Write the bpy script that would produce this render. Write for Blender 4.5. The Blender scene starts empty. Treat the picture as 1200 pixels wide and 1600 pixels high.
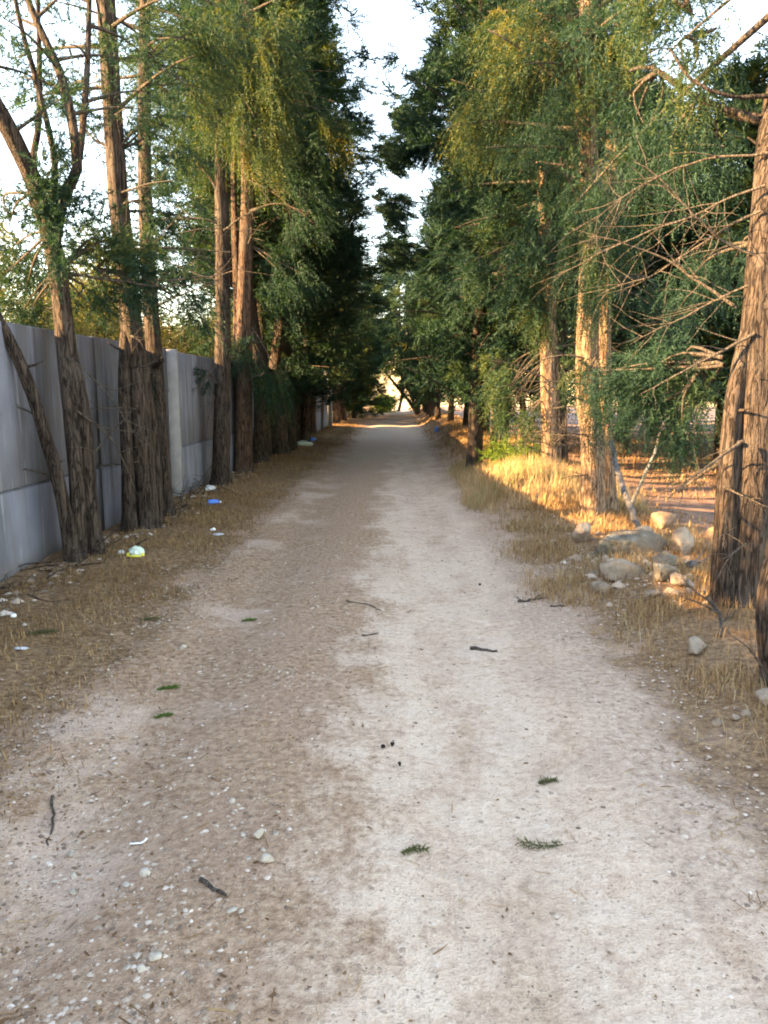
import bpy, math, random
import numpy as np
from mathutils import Vector, Matrix

SC = bpy.context.scene
COL = SC.collection
R = math.radians

# ------------------------------------------------------------------ camera
cam_data = bpy.data.cameras.new("camera")
cam_data.sensor_fit = 'VERTICAL'
cam_data.sensor_height = 36.0
cam_data.lens = 36.0 * 1202.0 / 1600.0
cam_data.clip_start = 0.05
cam_data.clip_end = 3000.0
cam = bpy.data.objects.new("camera", cam_data)
cam.location = (0.0, 0.0, 1.5)
cam.rotation_euler = (R(90 - 9.03), 0.0, R(0.86))
COL.objects.link(cam)
SC.camera = cam

# ------------------------------------------------------------------ sky and sun
SUN_ELEV, SUN_BACK = R(20.5), R(16.0)          # low sun over the wall, a little behind the camera
sun_dir = Vector((-math.cos(SUN_BACK) * math.cos(SUN_ELEV), -math.sin(SUN_BACK) * math.cos(SUN_ELEV), math.sin(SUN_ELEV)))
world = bpy.data.worlds.new("World")
SC.world = world
world.use_nodes = True
wn, wl = world.node_tree.nodes, world.node_tree.links
for n in list(wn):
    wn.remove(n)
sky = wn.new('ShaderNodeTexSky')
sky.sky_type = 'NISHITA'
sky.sun_disc = False
sky.sun_elevation = SUN_ELEV
sky.sun_rotation = math.atan2(sun_dir.x, sun_dir.y)
sky.air_density = 1.0
sky.dust_density = 0.25
sky.ozone_density = 2.0
bg = wn.new('ShaderNodeBackground')
bg.inputs['Strength'].default_value = 0.15
wo = wn.new('ShaderNodeOutputWorld')
wl.new(sky.outputs[0], bg.inputs[0])
wl.new(bg.outputs[0], wo.inputs[0])

sun_data = bpy.data.lights.new("sun", 'SUN')
sun_data.energy = 5.0
sun_data.angle = R(0.5)
sun_data.color = (1.0, 0.76, 0.46)
sun = bpy.data.objects.new("sun", sun_data)
sun.rotation_euler = sun_dir.to_track_quat('Z', 'Y').to_euler()
sun.location = (-20, -10, 20)
COL.objects.link(sun)

# ------------------------------------------------------------------ exposure
vs = SC.view_settings
vs.view_transform = 'Standard'
vs.look = 'None'
vs.exposure = 3.2
vs.gamma = 1.0
vs.use_curve_mapping = False
vs.use_white_balance = True          # the phone's white balance for open shade
vs.white_balance_temperature = 9600.0
vs.white_balance_tint = 16.0
SC.cycles.max_bounces = 7
SC.cycles.diffuse_bounces = 4
SC.cycles.transmission_bounces = 4
SC.cycles.use_denoising = True
SC.cycles.filter_width = 1.9

# ================================================================== helpers
def rng_(s):
    return np.random.default_rng(s)

def unit(a):
    return a / (np.linalg.norm(a, axis=-1, keepdims=True) + 1e-9)

_T = rng_(7).random((256, 256))
def vnoise(x, y):
    xi = np.floor(x).astype(int); yi = np.floor(y).astype(int)
    fx = x - xi; fy = y - yi
    fx = fx * fx * (3 - 2 * fx); fy = fy * fy * (3 - 2 * fy)
    a = _T[xi & 255, yi & 255]; b = _T[(xi + 1) & 255, yi & 255]
    c = _T[xi & 255, (yi + 1) & 255]; d = _T[(xi + 1) & 255, (yi + 1) & 255]
    return (a * (1 - fx) + b * fx) * (1 - fy) + (c * (1 - fx) + d * fx) * fy

def fbm(x, y, o=4):
    s = 0.0; a = 0.5; t = 0
    for _ in range(o):
        s = s + a * vnoise(x, y); t += a
        x = x * 2.03 + 17.1; y = y * 2.03 + 5.7; a *= 0.5
    return s / t

def sm(x, a, b):
    t = np.clip((x - a) / (b - a), 0, 1)
    return t * t * (3 - 2 * t)

def height(x, y):
    """Ground relief in metres: wheel ruts, low banks under both tree rows, a grassy mound, rubble-rough field."""
    x = np.asarray(x, float); y = np.asarray(y, float)
    far = 1 - sm(np.abs(y), 45, 60)
    h = 0.09 * sm(x, 1.2, 2.1) - 0.12 * sm(x, 2.8, 4.5)
    h = h + 0.30 * sm(x, 0.95, 1.7) * (1 - sm(x, 2.6, 3.6)) * sm(y, 12.5, 16)
    h = h + 0.06 * sm(-x, 1.5, 2.4)
    h = h + 0.24 * np.exp(-((x - 1.75) / 0.65) ** 2 - ((y - 10.6) / 1.5) ** 2)
    h = h - 0.032 * np.exp(-((x - 0.35) / 0.35) ** 2) - 0.035 * np.exp(-((x + 1.05) / 0.28) ** 2)
    off = sm(np.abs(x + 0.15), 1.0, 1.7)
    h = h + (0.012 + 0.05 * off) * (fbm(x * 1.3, y * 0.9) - 0.5)
    h = h + (0.010 + 0.018 * off) * (fbm(x * 7 + 3, y * 7, 3) - 0.5)
    return h * far

def hz(x, y):
    return float(height(np.array([x]), np.array([y]))[0])

def mesh_np(name, V, F, smooth=False, tint=None, mat=None):
    """V (n,3), F (m,3) or (m,4) or a list of such arrays -> a mesh."""
    V = np.ascontiguousarray(V, np.float32)
    Fs = F if isinstance(F, list) else [F]
    Fs = [np.asarray(f, np.int32) for f in Fs if len(f)]
    loops = np.concatenate([f.ravel() for f in Fs])
    sizes = np.concatenate([np.full(len(f), f.shape[1], np.int32) for f in Fs])
    starts = np.concatenate([[0], np.cumsum(sizes)[:-1]]).astype(np.int32)
    me = bpy.data.meshes.new(name)
    me.vertices.add(len(V)); me.vertices.foreach_set('co', V.ravel())
    me.loops.add(len(loops)); me.loops.foreach_set('vertex_index', loops)
    me.polygons.add(len(sizes)); me.polygons.foreach_set('loop_start', starts); me.polygons.foreach_set('loop_total', sizes)
    if smooth:
        me.polygons.foreach_set('use_smooth', np.ones(len(sizes), bool))
    if tint is not None:
        at = me.attributes.new('tint', 'FLOAT', 'POINT')
        at.data.foreach_set('value', np.ascontiguousarray(tint, np.float32))
    me.update(calc_edges=True)
    if mat:
        me.materials.append(mat)
    return me

def link(name, me, parent=None, loc=None):
    o = bpy.data.objects.new(name, me)
    COL.objects.link(o)
    if parent:
        o.parent = parent
    if loc is not None:
        o.location = loc
    return o

def tag(o, label=None, cat=None, group=None, kind=None):
    if label: o['label'] = label
    if cat: o['category'] = cat
    if group: o['group'] = group
    if kind: o['kind'] = kind
    return o

def thing(name, label, cat, loc, group=None, rz=0.0):
    o = bpy.data.objects.new(name, None)
    o.empty_display_size = 0.2
    COL.objects.link(o)
    o.location = loc; o.rotation_euler = (0, 0, rz)
    return tag(o, label, cat, group)

def copy_thing(src, loc, rz, label, scale=(1, 1, 1)):
    r = src.copy(); COL.objects.link(r)
    r.location = loc; r.rotation_euler = (0, 0, rz); r.scale = scale
    r['label'] = label
    for ch in [c for c in bpy.data.objects if c.parent == src]:
        c = ch.copy(); COL.objects.link(c); c.parent = r
    return r

class Geo:
    """Collects vertices and faces for one mesh."""
    def __init__(s):
        s.V = []; s.F3 = []; s.F4 = []; s.T = []; s.n = 0
    def add(s, V, F3=None, F4=None, t=0.5):
        s.V.append(V)
        s.T.append(np.full(len(V), t) if np.isscalar(t) else t)
        if F3 is not None and len(F3): s.F3.append(np.asarray(F3) + s.n)
        if F4 is not None and len(F4): s.F4.append(np.asarray(F4) + s.n)
        s.n += len(V)
    def mesh(s, name, mat, smooth=False):
        F = []
        if s.F4: F.append(np.concatenate(s.F4))
        if s.F3: F.append(np.concatenate(s.F3))
        return mesh_np(name, np.concatenate(s.V), F, smooth, np.concatenate(s.T), mat)

def spline(P, step):
    """Catmull-Rom through the control points, sampled about every step metres."""
    P = np.asarray(P, float)
    if len(P) == 2:
        n = max(2, int(np.linalg.norm(P[1] - P[0]) / step) + 1)
        return P[0] + (P[1] - P[0]) * np.linspace(0, 1, n)[:, None]
    Q = np.vstack([2 * P[0] - P[1], P, 2 * P[-1] - P[-2]])
    out = []
    for i in range(1, len(Q) - 2):
        n = max(2, int(np.linalg.norm(Q[i + 1] - Q[i]) / step))
        t = np.linspace(0, 1, n, endpoint=False)[:, None]
        out.append(0.5 * (2 * Q[i] + (Q[i + 1] - Q[i - 1]) * t + (2 * Q[i - 1] - 5 * Q[i] + 4 * Q[i + 1] - Q[i + 2]) * t ** 2
                          + (3 * Q[i] - Q[i - 1] - 3 * Q[i + 1] + Q[i + 2]) * t ** 3))
    out.append(P[-1:])
    return np.concatenate(out)

def tube(geo, pts, rad, sides=6, bark=0.0, rng=None, t=0.5, cap=True):
    pts = np.asarray(pts, float); n = len(pts)
    rad = np.broadcast_to(np.asarray(rad, float), (n,))
    tan = unit(np.gradient(pts, axis=0))
    ref = np.array([1.0, 0, 0]) if abs(tan[:, 0]).mean() < 0.8 else np.array([0, 1.0, 0])
    a = unit(np.cross(tan, ref)); b = np.cross(tan, a)
    th = np.linspace(0, 2 * np.pi, sides, endpoint=False)
    rr = np.ones((n, sides))
    if bark:
        ph = rng.random(4) * 6.28; zz = np.linspace(0, 1, n)[:, None] * n
        rr = rr + bark * (np.sin(3 * th + ph[0] + zz * 0.02) + 0.7 * np.sin(5 * th + ph[1] - zz * 0.03)) * 0.6
        off = rng.random() * 100
        rr = rr + bark * 1.6 * (fbm(th[None, :] * 2.2 + off + 0 * zz, zz * 0.22 + off, 3) - 0.5)
        if sides >= 20:                          # long bark ridges and splayed root lobes
            rdg = np.abs(fbm(np.cos(th)[None] * 5 + off + 0 * zz, np.sin(th)[None] * 5 + zz * 0.16 + off, 2) - 0.5) * 2
            rr = rr + 0.06 - 0.22 * np.clip(0.45 - rdg * 2.2, 0, 1)
            rr = rr + 0.22 * np.maximum(0, np.sin(4 * th + ph[2]))[None, :] * np.exp(-zz / 2.5)
    V = pts[:, None, :] + rad[:, None, None] * rr[..., None] * (np.cos(th)[None, :, None] * a[:, None, :] + np.sin(th)[None, :, None] * b[:, None, :])
    i = np.arange(n - 1)[:, None] * sides; j = np.arange(sides)[None, :]; k = (j + 1) % sides
    F4 = np.stack([i + j, i + sides + j, i + sides + k, i + k], -1).reshape(-1, 4)
    F3 = None
    V = V.reshape(-1, 3)
    if cap:
        c = len(V); V = np.vstack([V, pts[-1] + tan[-1] * rad[-1] * 0.5])
        s0 = (n - 1) * sides
        F3 = np.stack([s0 + j[0], np.full(sides, c), s0 + k[0]], -1)
    geo.add(V, F3, F4, t)

def plumes(geo, P, D, L, K, tl, tw, rng, droop=0.25, tint=None):
    """Drooping sprays: along each axis K narrow scale-leaf twigs fan out to both sides."""
    n = len(P)
    if n == 0:
        return
    D = unit(D)
    t = (np.arange(K) + 0.4) / K
    dz = np.array([0, 0, -1.0])
    A = P[:, None] + D[:, None] * (L[:, None] * t)[..., None] + dz * (droop * L[:, None] * t ** 2)[..., None]
    Tn = unit(D[:, None] + 2 * droop * t[None, :, None] * dz)
    rv = unit(rng.normal(size=(n, 3)))
    side = unit(np.cross(Tn, rv[:, None]))
    sgn = np.where(np.arange(K) % 2 == 0, 1.0, -1.0)[None, :, None]
    ang = rng.uniform(0.3, 1.25, (n, K, 1))
    d = unit(Tn * np.cos(ang) + side * sgn * np.sin(ang) + rng.normal(size=(n, K, 3)) * 0.42 + dz * 0.05)
    ln = tl * (1.2 - 0.65 * t)[None, :] * rng.uniform(0.65, 1.35, (n, K))
    w = unit(np.cross(d, rng.normal(size=(n, K, 3)))) * (tw * 0.5 * rng.uniform(0.7, 1.3, (n, K)))[..., None]
    V = np.stack([A - w, A + d * ln[..., None], A + w], 2).reshape(-1, 3)
    F = (np.arange(n * K) * 3)[:, None] + np.array([0, 1, 2])[None]
    if tint is None:
        tint = rng.random(n)
    T = np.clip(np.repeat(tint, K * 3) + rng.normal(size=n * K * 3) * 0.04, 0, 1)
    geo.add(V, F, None, T)

# ------------------------------------------------------------------ node helper
class NT:
    def __init__(s, name):
        s.m = bpy.data.materials.new(name); s.m.use_nodes = True
        s.t = s.m.node_tree; s.t.nodes.clear()
        s.out = s.t.nodes.new('ShaderNodeOutputMaterial')
    def n(s, typ, ins=None, **kw):
        nd = s.t.nodes.new(typ)
        for k, v in kw.items(): setattr(nd, k, v)
        for k, v in (ins or {}).items(): s.set(nd.inputs[k], v)
        return nd
    def set(s, sock, v):
        if hasattr(v, 'is_output'): s.t.links.new(v, sock)
        elif isinstance(v, (tuple, list)) and len(v) == 3 and sock.type == 'RGBA': sock.default_value = (*v, 1)
        else: sock.default_value = v
    def math(s, op, a, b=0.0, c=None):
        nd = s.n('ShaderNodeMath', operation=op)
        s.set(nd.inputs[0], a); s.set(nd.inputs[1], b)
        if c is not None: s.set(nd.inputs[2], c)
        return nd.outputs[0]
    def sm(s, v, a, b, lo=0.0, hi=1.0):
        nd = s.n('ShaderNodeMapRange', interpolation_type='SMOOTHSTEP')
        s.set(nd.inputs[0], v)
        for i, q in enumerate((a, b, lo, hi)): s.set(nd.inputs[i + 1], q)
        return nd.outputs[0]
    def mix(s, f, a, b, blend='MIX'):
        nd = s.n('ShaderNodeMix', data_type='RGBA', blend_type=blend)
        s.set(nd.inputs[0], f); s.set(nd.inputs[6], a); s.set(nd.inputs[7], b)
        return nd.outputs[2]
    def noise(s, vec, scale, detail=4.0, rough=0.55, dist=0.0):
        nd = s.n('ShaderNodeTexNoise', {'Scale': scale, 'Detail': detail, 'Roughness': rough, 'Distortion': dist})
        if vec is not None: s.set(nd.inputs['Vector'], vec)
        return nd.outputs[0]
    def mapping(s, vec, scale=(1, 1, 1), loc=(0, 0, 0)):
        nd = s.n('ShaderNodeMapping'); s.set(nd.inputs['Vector'], vec)
        nd.inputs['Scale'].default_value = scale; nd.inputs['Location'].default_value = loc
        return nd.outputs[0]
    def pos(s): return s.n('ShaderNodeNewGeometry').outputs['Position']
    def obj(s): return s.n('ShaderNodeTexCoord').outputs['Object']
    def rnd(s): return s.n('ShaderNodeObjectInfo').outputs['Random']
    def tint(s):
        return s.n('ShaderNodeAttribute', attribute_name='tint').outputs['Fac']
    def ramp(s, f, stops):
        nd = s.n('ShaderNodeValToRGB'); s.set(nd.inputs[0], f)
        cr = nd.color_ramp
        while len(cr.elements) < len(stops): cr.elements.new(0.5)
        for e, (p, c) in zip(cr.elements, stops): e.position = p; e.color = (*c, 1)
        return nd.outputs[0]
    def bump(s, h, strength=0.4, dist=0.02):
        return s.n('ShaderNodeBump', {'Height': h, 'Strength': strength, 'Distance': dist}).outputs[0]
    def pbr(s, col, rough=0.9, normal=None, spec=0.25):
        nd = s.n('ShaderNodeBsdfPrincipled', {'Base Color': col, 'Roughness': rough, 'Specular IOR Level': spec})
        if normal is not None: s.set(nd.inputs['Normal'], normal)
        return nd.outputs[0]
    def done(s, sh):
        s.t.links.new(sh, s.out.inputs[0]); return s.m

def mat_leaf(name, stops, trans=0.33, tcol=(1.9, 1.7, 0.6)):
    k = NT(name)
    t = k.tint()
    o = k.obj()
    f = k.math('ADD', k.math('MULTIPLY', t, 0.75), k.math('MULTIPLY', k.noise(o, 1.3, 3), 0.25))
    f = k.math('ADD', f, k.math('MULTIPLY_ADD', k.rnd(), 0.10, -0.05))
    col = k.ramp(f, stops)
    tc = k.mix(1.0, col, tcol, 'MULTIPLY')
    nd = k.n('ShaderNodeMixShader')
    k.set(nd.inputs[0], trans)
    k.t.links.new(k.pbr(col, 0.65, spec=0.2), nd.inputs[1])
    tr = k.n('ShaderNodeBsdfTranslucent'); k.set(tr.inputs[0], tc)
    k.t.links.new(tr.outputs[0], nd.inputs[2])
    return k.done(nd.outputs[0])

def mat_bark(name, dark, mid, light, zs=0.22, sc=26.0):
    k = NT(name)
    v = k.mapping(k.obj(), (1, 1, zs))
    a = k.noise(v, sc, 6, 0.65, 0.8)
    b = k.noise(k.obj(), 2.2, 4)
    c = k.noise(k.mapping(k.obj(), (1, 1, 0.5)), sc * 3.2, 3)
    rg = k.math('ABSOLUTE', k.math('MULTIPLY_ADD', k.noise(k.mapping(k.obj(), (1, 1, zs * 0.45)), sc * 1.3, 3, 0.5, 0.6), 2.0, -1.0))
    f = k.math('ADD', k.math('MULTIPLY', a, 0.55), k.math('ADD', k.math('MULTIPLY', c, 0.2), k.math('MULTIPLY', k.sm(rg, 0.0, 0.16), 0.25)))
    col = k.ramp(f, [(0.34, dark), (0.5, mid), (0.72, light)])
    col = k.mix(k.sm(b, 0.5, 0.7, 0, 0.4), col, (0.095, 0.083, 0.074))
    return k.done(k.pbr(col, 0.95, k.bump(f, 1.0, 0.05)))

def mat_plain(name, stops, scale=8.0, rough=0.85, bump=0.3, dist=0.01, spec=0.25, dirt=None):
    k = NT(name)
    o = k.obj()
    a = k.noise(o, scale, 5, 0.6)
    f = k.math('ADD', a, k.math('MULTIPLY_ADD', k.rnd(), 0.2, -0.1))
    col = k.ramp(f, stops)
    if dirt:
        col = k.mix(k.sm(k.noise(o, 3.5, 5, 0.65), 0.46, 0.62, 0.0, 0.75), col, dirt)
    return k.done(k.pbr(col, rough, k.bump(k.noise(o, scale * 3, 4), bump, dist), spec))

M = {}
M['cypress'] = mat_leaf('cypress_foliage', [(0.0, (0.008, 0.028, 0.022)), (0.36, (0.013, 0.040, 0.028)), (0.60, (0.019, 0.050, 0.030)), (0.78, (0.055, 0.080, 0.028)), (0.90, (0.165, 0.140, 0.034)), (0.98, (0.10, 0.058, 0.026))])  # golden upper stops put sunlight into the colour of high-tint sprays
M['olive'] = mat_leaf('olive_foliage', [(0.0, (0.06, 0.075, 0.035)), (0.5, (0.10, 0.11, 0.05)), (1.0, (0.17, 0.15, 0.07))], 0.4)
M['shrub'] = mat_leaf('bright_shrub_foliage', [(0.0, (0.05, 0.11, 0.025)), (0.5, (0.08, 0.15, 0.03)), (1.0, (0.14, 0.17, 0.04))], 0.4)
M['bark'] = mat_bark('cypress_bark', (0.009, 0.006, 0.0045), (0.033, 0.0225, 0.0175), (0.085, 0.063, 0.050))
M['bark_sunlit'] = mat_bark('sunlit_cypress_bark', (0.05, 0.030, 0.020), (0.165, 0.102, 0.066), (0.28, 0.19, 0.130))  # lighter copy of the bark: sun glow on the right trunks put into colour
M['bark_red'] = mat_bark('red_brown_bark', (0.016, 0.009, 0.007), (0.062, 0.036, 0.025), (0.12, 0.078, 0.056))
M['dead'] = mat_bark('dead_wood', (0.045, 0.034, 0.027), (0.10, 0.078, 0.062), (0.165, 0.138, 0.115), 0.15, 60.0)
M['driftwood'] = mat_bark('grey_dead_wood', (0.07, 0.065, 0.065), (0.14, 0.135, 0.14), (0.22, 0.21, 0.21), 0.3, 40.0)
M['straw'] = None

def mat_grass():
    k = NT('dry_grass')
    col = k.ramp(k.tint(), [(0.0, (0.13, 0.067, 0.033)), (0.4, (0.33, 0.190, 0.086)), (0.8, (0.47, 0.32, 0.165)), (0.93, (0.50, 0.41, 0.25)), (1.0, (0.20, 0.20, 0.08))])
    nd = k.n('ShaderNodeMixShader'); k.set(nd.inputs[0], 0.3)
    k.t.links.new(k.pbr(col, 0.8, spec=0.2), nd.inputs[1])
    tr = k.n('ShaderNodeBsdfTranslucent'); k.set(tr.inputs[0], col)
    k.t.links.new(tr.outputs[0], nd.inputs[2])
    return k.done(nd.outputs[0])
M['straw'] = mat_grass()

def mat_ground():
    k = NT('track_and_verge_soil')
    p = k.pos()
    s = k.n('ShaderNodeSeparateXYZ', {0: p}); x, y = s.outputs[0], s.outputs[1]
    n1 = k.noise(p, 1.1, 5, 0.6); n2 = k.noise(p, 4.5, 5, 0.62); n3 = k.noise(p, 28.0, 4, 0.65); n4 = k.noise(p, 110.0, 3, 0.6)
    st = k.noise(k.mapping(p, (1, 0.28, 1)), 3.0, 4)          # streaks drawn out along the track
    u = k.math('ADD', x, k.math('MULTIPLY_ADD', n1, 0.9, -0.45))
    u = k.math('ADD', u, k.math('MULTIPLY_ADD', n2, 0.75, -0.375))
    u = k.math('ADD', u, k.math('MULTIPLY_ADD', n3, 0.35, -0.175))
    near = k.sm(y, 2.5, 6.0, 1.0, 0.0)
    # right-hand wheel track, worn to pale marl
    tr = k.math('MULTIPLY', k.sm(u, -0.42, 0.02), k.sm(k.math('SUBTRACT', u, k.math('MULTIPLY', near, 0.45)), 0.7, 1.15, 1.0, 0.0))
    tr = k.math('MULTIPLY', tr, k.math('MULTIPLY', k.sm(st, 0.25, 0.6, 0.5, 1.0), k.sm(n2, 0.30, 0.52, 0.6, 1.0)))
    lt = k.math('MULTIPLY', k.math('MULTIPLY', k.sm(u, -1.5, -1.25), k.sm(u, -0.95, -0.6, 1.0, 0.0)), k.sm(n1, 0.50, 0.62, 0.0, 0.7))
    farp = k.sm(y, 9.0, 24.0)
    wide = k.math('MULTIPLY', k.math('MULTIPLY', k.sm(u, -1.5, -0.9), k.sm(u, 0.8, 1.2, 1.0, 0.0)), k.math('MULTIPLY', farp, 1.0))  # far track paled across its width, brightness painted in for its missing light
    pale = k.math('MAXIMUM', k.math('MAXIMUM', tr, lt), wide)
    soil = k.ramp(n3, [(0.26, (0.21, 0.118, 0.070)), (0.5, (0.42, 0.262, 0.168)), (0.74, (0.62, 0.42, 0.285))])
    soil = k.mix(k.sm(n1, 0.4, 0.65, 0, 0.5), soil, (0.42, 0.262, 0.185))
    marl = k.ramp(n3, [(0.25, (0.50, 0.345, 0.250)), (0.5, (0.70, 0.510, 0.380)), (0.75, (0.80, 0.62, 0.48))])
    marl = k.mix(k.sm(n2, 0.45, 0.7, 0, 0.6), marl, (0.73, 0.555, 0.435))
    marl = k.mix(k.math('MULTIPLY', k.math('MULTIPLY', lt, k.sm(tr, 0.0, 0.3, 1.0, 0.0)), 0.7), marl, (0.56, 0.375, 0.295))
    col = k.mix(pale, soil, marl)
    gb = k.math('MULTIPLY', k.math('MULTIPLY', k.sm(u, 0.62, 1.0), k.sm(y, 1.6, 2.6)), k.sm(n1, 0.35, 0.6, 0.35, 0.85))
    col = k.mix(gb, col, k.ramp(n3, [(0.28, (0.28, 0.180, 0.128)), (0.5, (0.50, 0.350, 0.262)), (0.74, (0.68, 0.51, 0.40))]))
    # verges: straw litter over dark earth
    vg = k.math('MAXIMUM', k.sm(u, 1.15, 1.5), k.sm(u, -1.75, -1.45, 1.0, 0.0))
    vcol = k.ramp(n3, [(0.28, (0.090, 0.050, 0.028)), (0.5, (0.25, 0.145, 0.076)), (0.72, (0.44, 0.28, 0.150))])
    col = k.mix(k.math('MULTIPLY', vg, 0.9), col, vcol)
    # leaf litter where the track passes under the end trees
    lit = k.math('MULTIPLY', k.sm(k.math('ADD', y, k.math('MULTIPLY', n1, 3.0)), 34.0, 36.5), k.sm(y, 52.0, 58.0, 1.0, 0.0))
    col = k.mix(k.math('MULTIPLY', lit, 0.85), col, (0.17, 0.115, 0.075))
    # field beyond the right-hand trees: turned red-brown earth, paler stubble further off
    fl = k.sm(u, 2.7, 3.3)
    fcol = k.ramp(n2, [(0.3, (0.17, 0.095, 0.070)), (0.55, (0.27, 0.165, 0.125)), (0.75, (0.40, 0.28, 0.22))])
    fcol = k.mix(k.sm(x, 5.0, 11.0), fcol, k.mix(n2, (0.22, 0.145, 0.12), (0.32, 0.225, 0.18)))
    col = k.mix(fl, col, fcol)
    lf = k.sm(x, -3.6, -3.2, 1.0, 0.0)
    col = k.mix(lf, col, k.ramp(n2, [(0.3, (0.22, 0.16, 0.09)), (0.7, (0.45, 0.35, 0.2))]))
    # stone grit in the surface
    vo = k.n('ShaderNodeTexVoronoi', {'Vector': p, 'Scale': 55.0})
    cs = k.n('ShaderNodeSeparateColor', {0: vo.outputs['Color']})
    grit = k.math('MULTIPLY', k.sm(k.math('ADD', vo.outputs['Distance'], k.math('MULTIPLY', cs.outputs[2], 0.2)), 0.20, 0.34, 1.0, 0.0), k.sm(cs.outputs[0], 0.62, 0.85))
    dgrit = k.math('MULTIPLY', k.sm(vo.outputs['Distance'], 0.20, 0.32, 1.0, 0.0), k.sm(cs.outputs[1], 0.86, 0.88))
    col = k.mix(k.math('MULTIPLY', grit, 0.6), col, (0.66, 0.51, 0.40))
    col = k.mix(k.math('MULTIPLY', dgrit, 0.35), col, (0.12, 0.085, 0.06))
    col = k.mix(k.sm(n4, 0.3, 0.7, 0.35, 0.0), col, k.mix(1.0, col, (0.55, 0.5, 0.47), 'MULTIPLY'))
    hgt = k.math('ADD', k.math('MULTIPLY', n3, 0.7), k.math('ADD', k.math('MULTIPLY', grit, 0.5), k.math('MULTIPLY', n4, 0.35)))
    return k.done(k.pbr(col, 0.97, k.bump(hgt, 1.0, 0.03), 0.15))
M['ground'] = mat_ground()

def mat_wall():
    k = NT('stained_concrete')
    p = k.pos()
    s = k.n('ShaderNodeSeparateXYZ', {0: p}); z = s.outputs[2]
    v1 = k.noise(k.mapping(p, (1, 1, 0.07)), 4.2, 5, 0.6)
    v2 = k.noise(k.mapping(p, (1, 1, 0.10)), 11.0, 4, 0.6)
    n = k.noise(p, 2.0, 5); fine = k.noise(p, 60.0, 4)
    col = k.ramp(n, [(0.3, (0.108, 0.114, 0.140)), (0.6, (0.138, 0.146, 0.176)), (0.8, (0.170, 0.178, 0.212))])
    topw = k.sm(z, 0.2, 1.95, 0.6, 1.0)
    col = k.mix(k.math('MULTIPLY', k.sm(v1, 0.47, 0.60), k.math('MULTIPLY', topw, 0.8)), col, (0.070, 0.069, 0.073))
    col = k.mix(k.math('MULTIPLY', k.sm(v2, 0.53, 0.68), k.math('MULTIPLY', topw, 0.6)), col, (0.105, 0.088, 0.079))
    col = k.mix(k.math('MULTIPLY', k.sm(v2, 0.30, 0.42, 1.0, 0.0), 0.5), col, (0.26, 0.26, 0.275))
    col = k.mix(k.sm(z, 0.0, 0.22, 0.6, 0.0), col, (0.13, 0.105, 0.085))
    return k.done(k.pbr(col, 0.92, k.bump(k.math('ADD', fine, n), 0.25, 0.01), 0.2))
M['wall'] = mat_wall()
M['post'] = mat_plain('pale_concrete', [(0.3, (0.17, 0.172, 0.18)), (0.7, (0.25, 0.252, 0.26))], 5, 0.9, 0.3)
M['rock'] = mat_plain('pale_limestone', [(0.30, (0.12, 0.088, 0.064)), (0.45, (0.255, 0.195, 0.145)), (0.72, (0.39, 0.315, 0.245))], 7, 0.95, 1.0, 0.03, 0.25, (0.20, 0.130, 0.080))
M['slab_rock'] = mat_plain('lichen_grey_rock', [(0.3, (0.080, 0.070, 0.054)), (0.5, (0.155, 0.138, 0.108)), (0.62, (0.26, 0.235, 0.19)), (0.72, (0.46, 0.43, 0.37))], 9, 0.95, 1.0, 0.03, 0.25, (0.17, 0.115, 0.075))
M['pale_stone'] = mat_plain('pale_stone', [(0.3, (0.27, 0.225, 0.18)), (0.5, (0.40, 0.34, 0.275)), (0.7, (0.52, 0.45, 0.37))], 30, 0.95, 0.6, 0.006)
M['soilclod'] = mat_plain('dry_earth', [(0.3, (0.18, 0.11, 0.075)), (0.6, (0.32, 0.21, 0.14)), (0.8, (0.42, 0.29, 0.20))], 9, 0.97, 0.7, 0.02)
def mat_pebble():
    k = NT('pebble_stone')
    col = k.ramp(k.tint(), [(0.0, (0.15, 0.10, 0.07)), (0.5, (0.36, 0.26, 0.19)), (0.85, (0.50, 0.39, 0.305)), (1.0, (0.62, 0.51, 0.42))])
    return k.done(k.pbr(col, 0.95, None, 0.15))
M['pebble'] = mat_pebble()
M['white_plastic'] = mat_plain('white_plastic', [(0.2, (0.72, 0.73, 0.74)), (0.8, (0.82, 0.82, 0.82))], 4, 0.45, 0.2, 0.004, 0.5)
M['grey_plastic'] = mat_plain('grey_white_plastic', [(0.2, (0.40, 0.42, 0.45)), (0.8, (0.66, 0.67, 0.68))], 6, 0.45, 0.3, 0.004, 0.5)
M['yellow_plastic'] = mat_plain('yellow_plastic', [(0.2, (0.66, 0.58, 0.05)), (0.8, (0.75, 0.68, 0.10))], 4, 0.45, 0.2, 0.004, 0.5)
M['blue_plastic'] = mat_plain('blue_plastic', [(0.2, (0.02, 0.16, 0.62)), (0.8, (0.04, 0.24, 0.75))], 3, 0.4, 0.1, 0.003, 0.5)
M['pale_green_plastic'] = mat_plain('pale_green_plastic', [(0.2, (0.42, 0.55, 0.47)), (0.8, (0.58, 0.68, 0.60))], 4, 0.45, 0.2, 0.004, 0.5)

# ================================================================== ground, track, hillside
def axis(parts):
    out = []
    for a, b, st in parts:
        out.append(np.arange(a, b - 1e-6, st))
    out.append(np.array([parts[-1][1]]))
    return np.concatenate(out)

def sheet(name, xs, ys, zf, mat, smooth=True):
    X, Y = np.meshgrid(xs, ys)
    Z = zf(X, Y)
    V = np.stack([X, Y, Z], -1).reshape(-1, 3)
    nx, ny = len(xs), len(ys)
    i = (np.arange(ny - 1)[:, None] * nx + np.arange(nx - 1)[None]).ravel()
    F = np.stack([i, i + 1, i + nx + 1, i + nx], -1)
    return link(name, mesh_np(name, V, F, smooth, None, mat))

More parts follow.
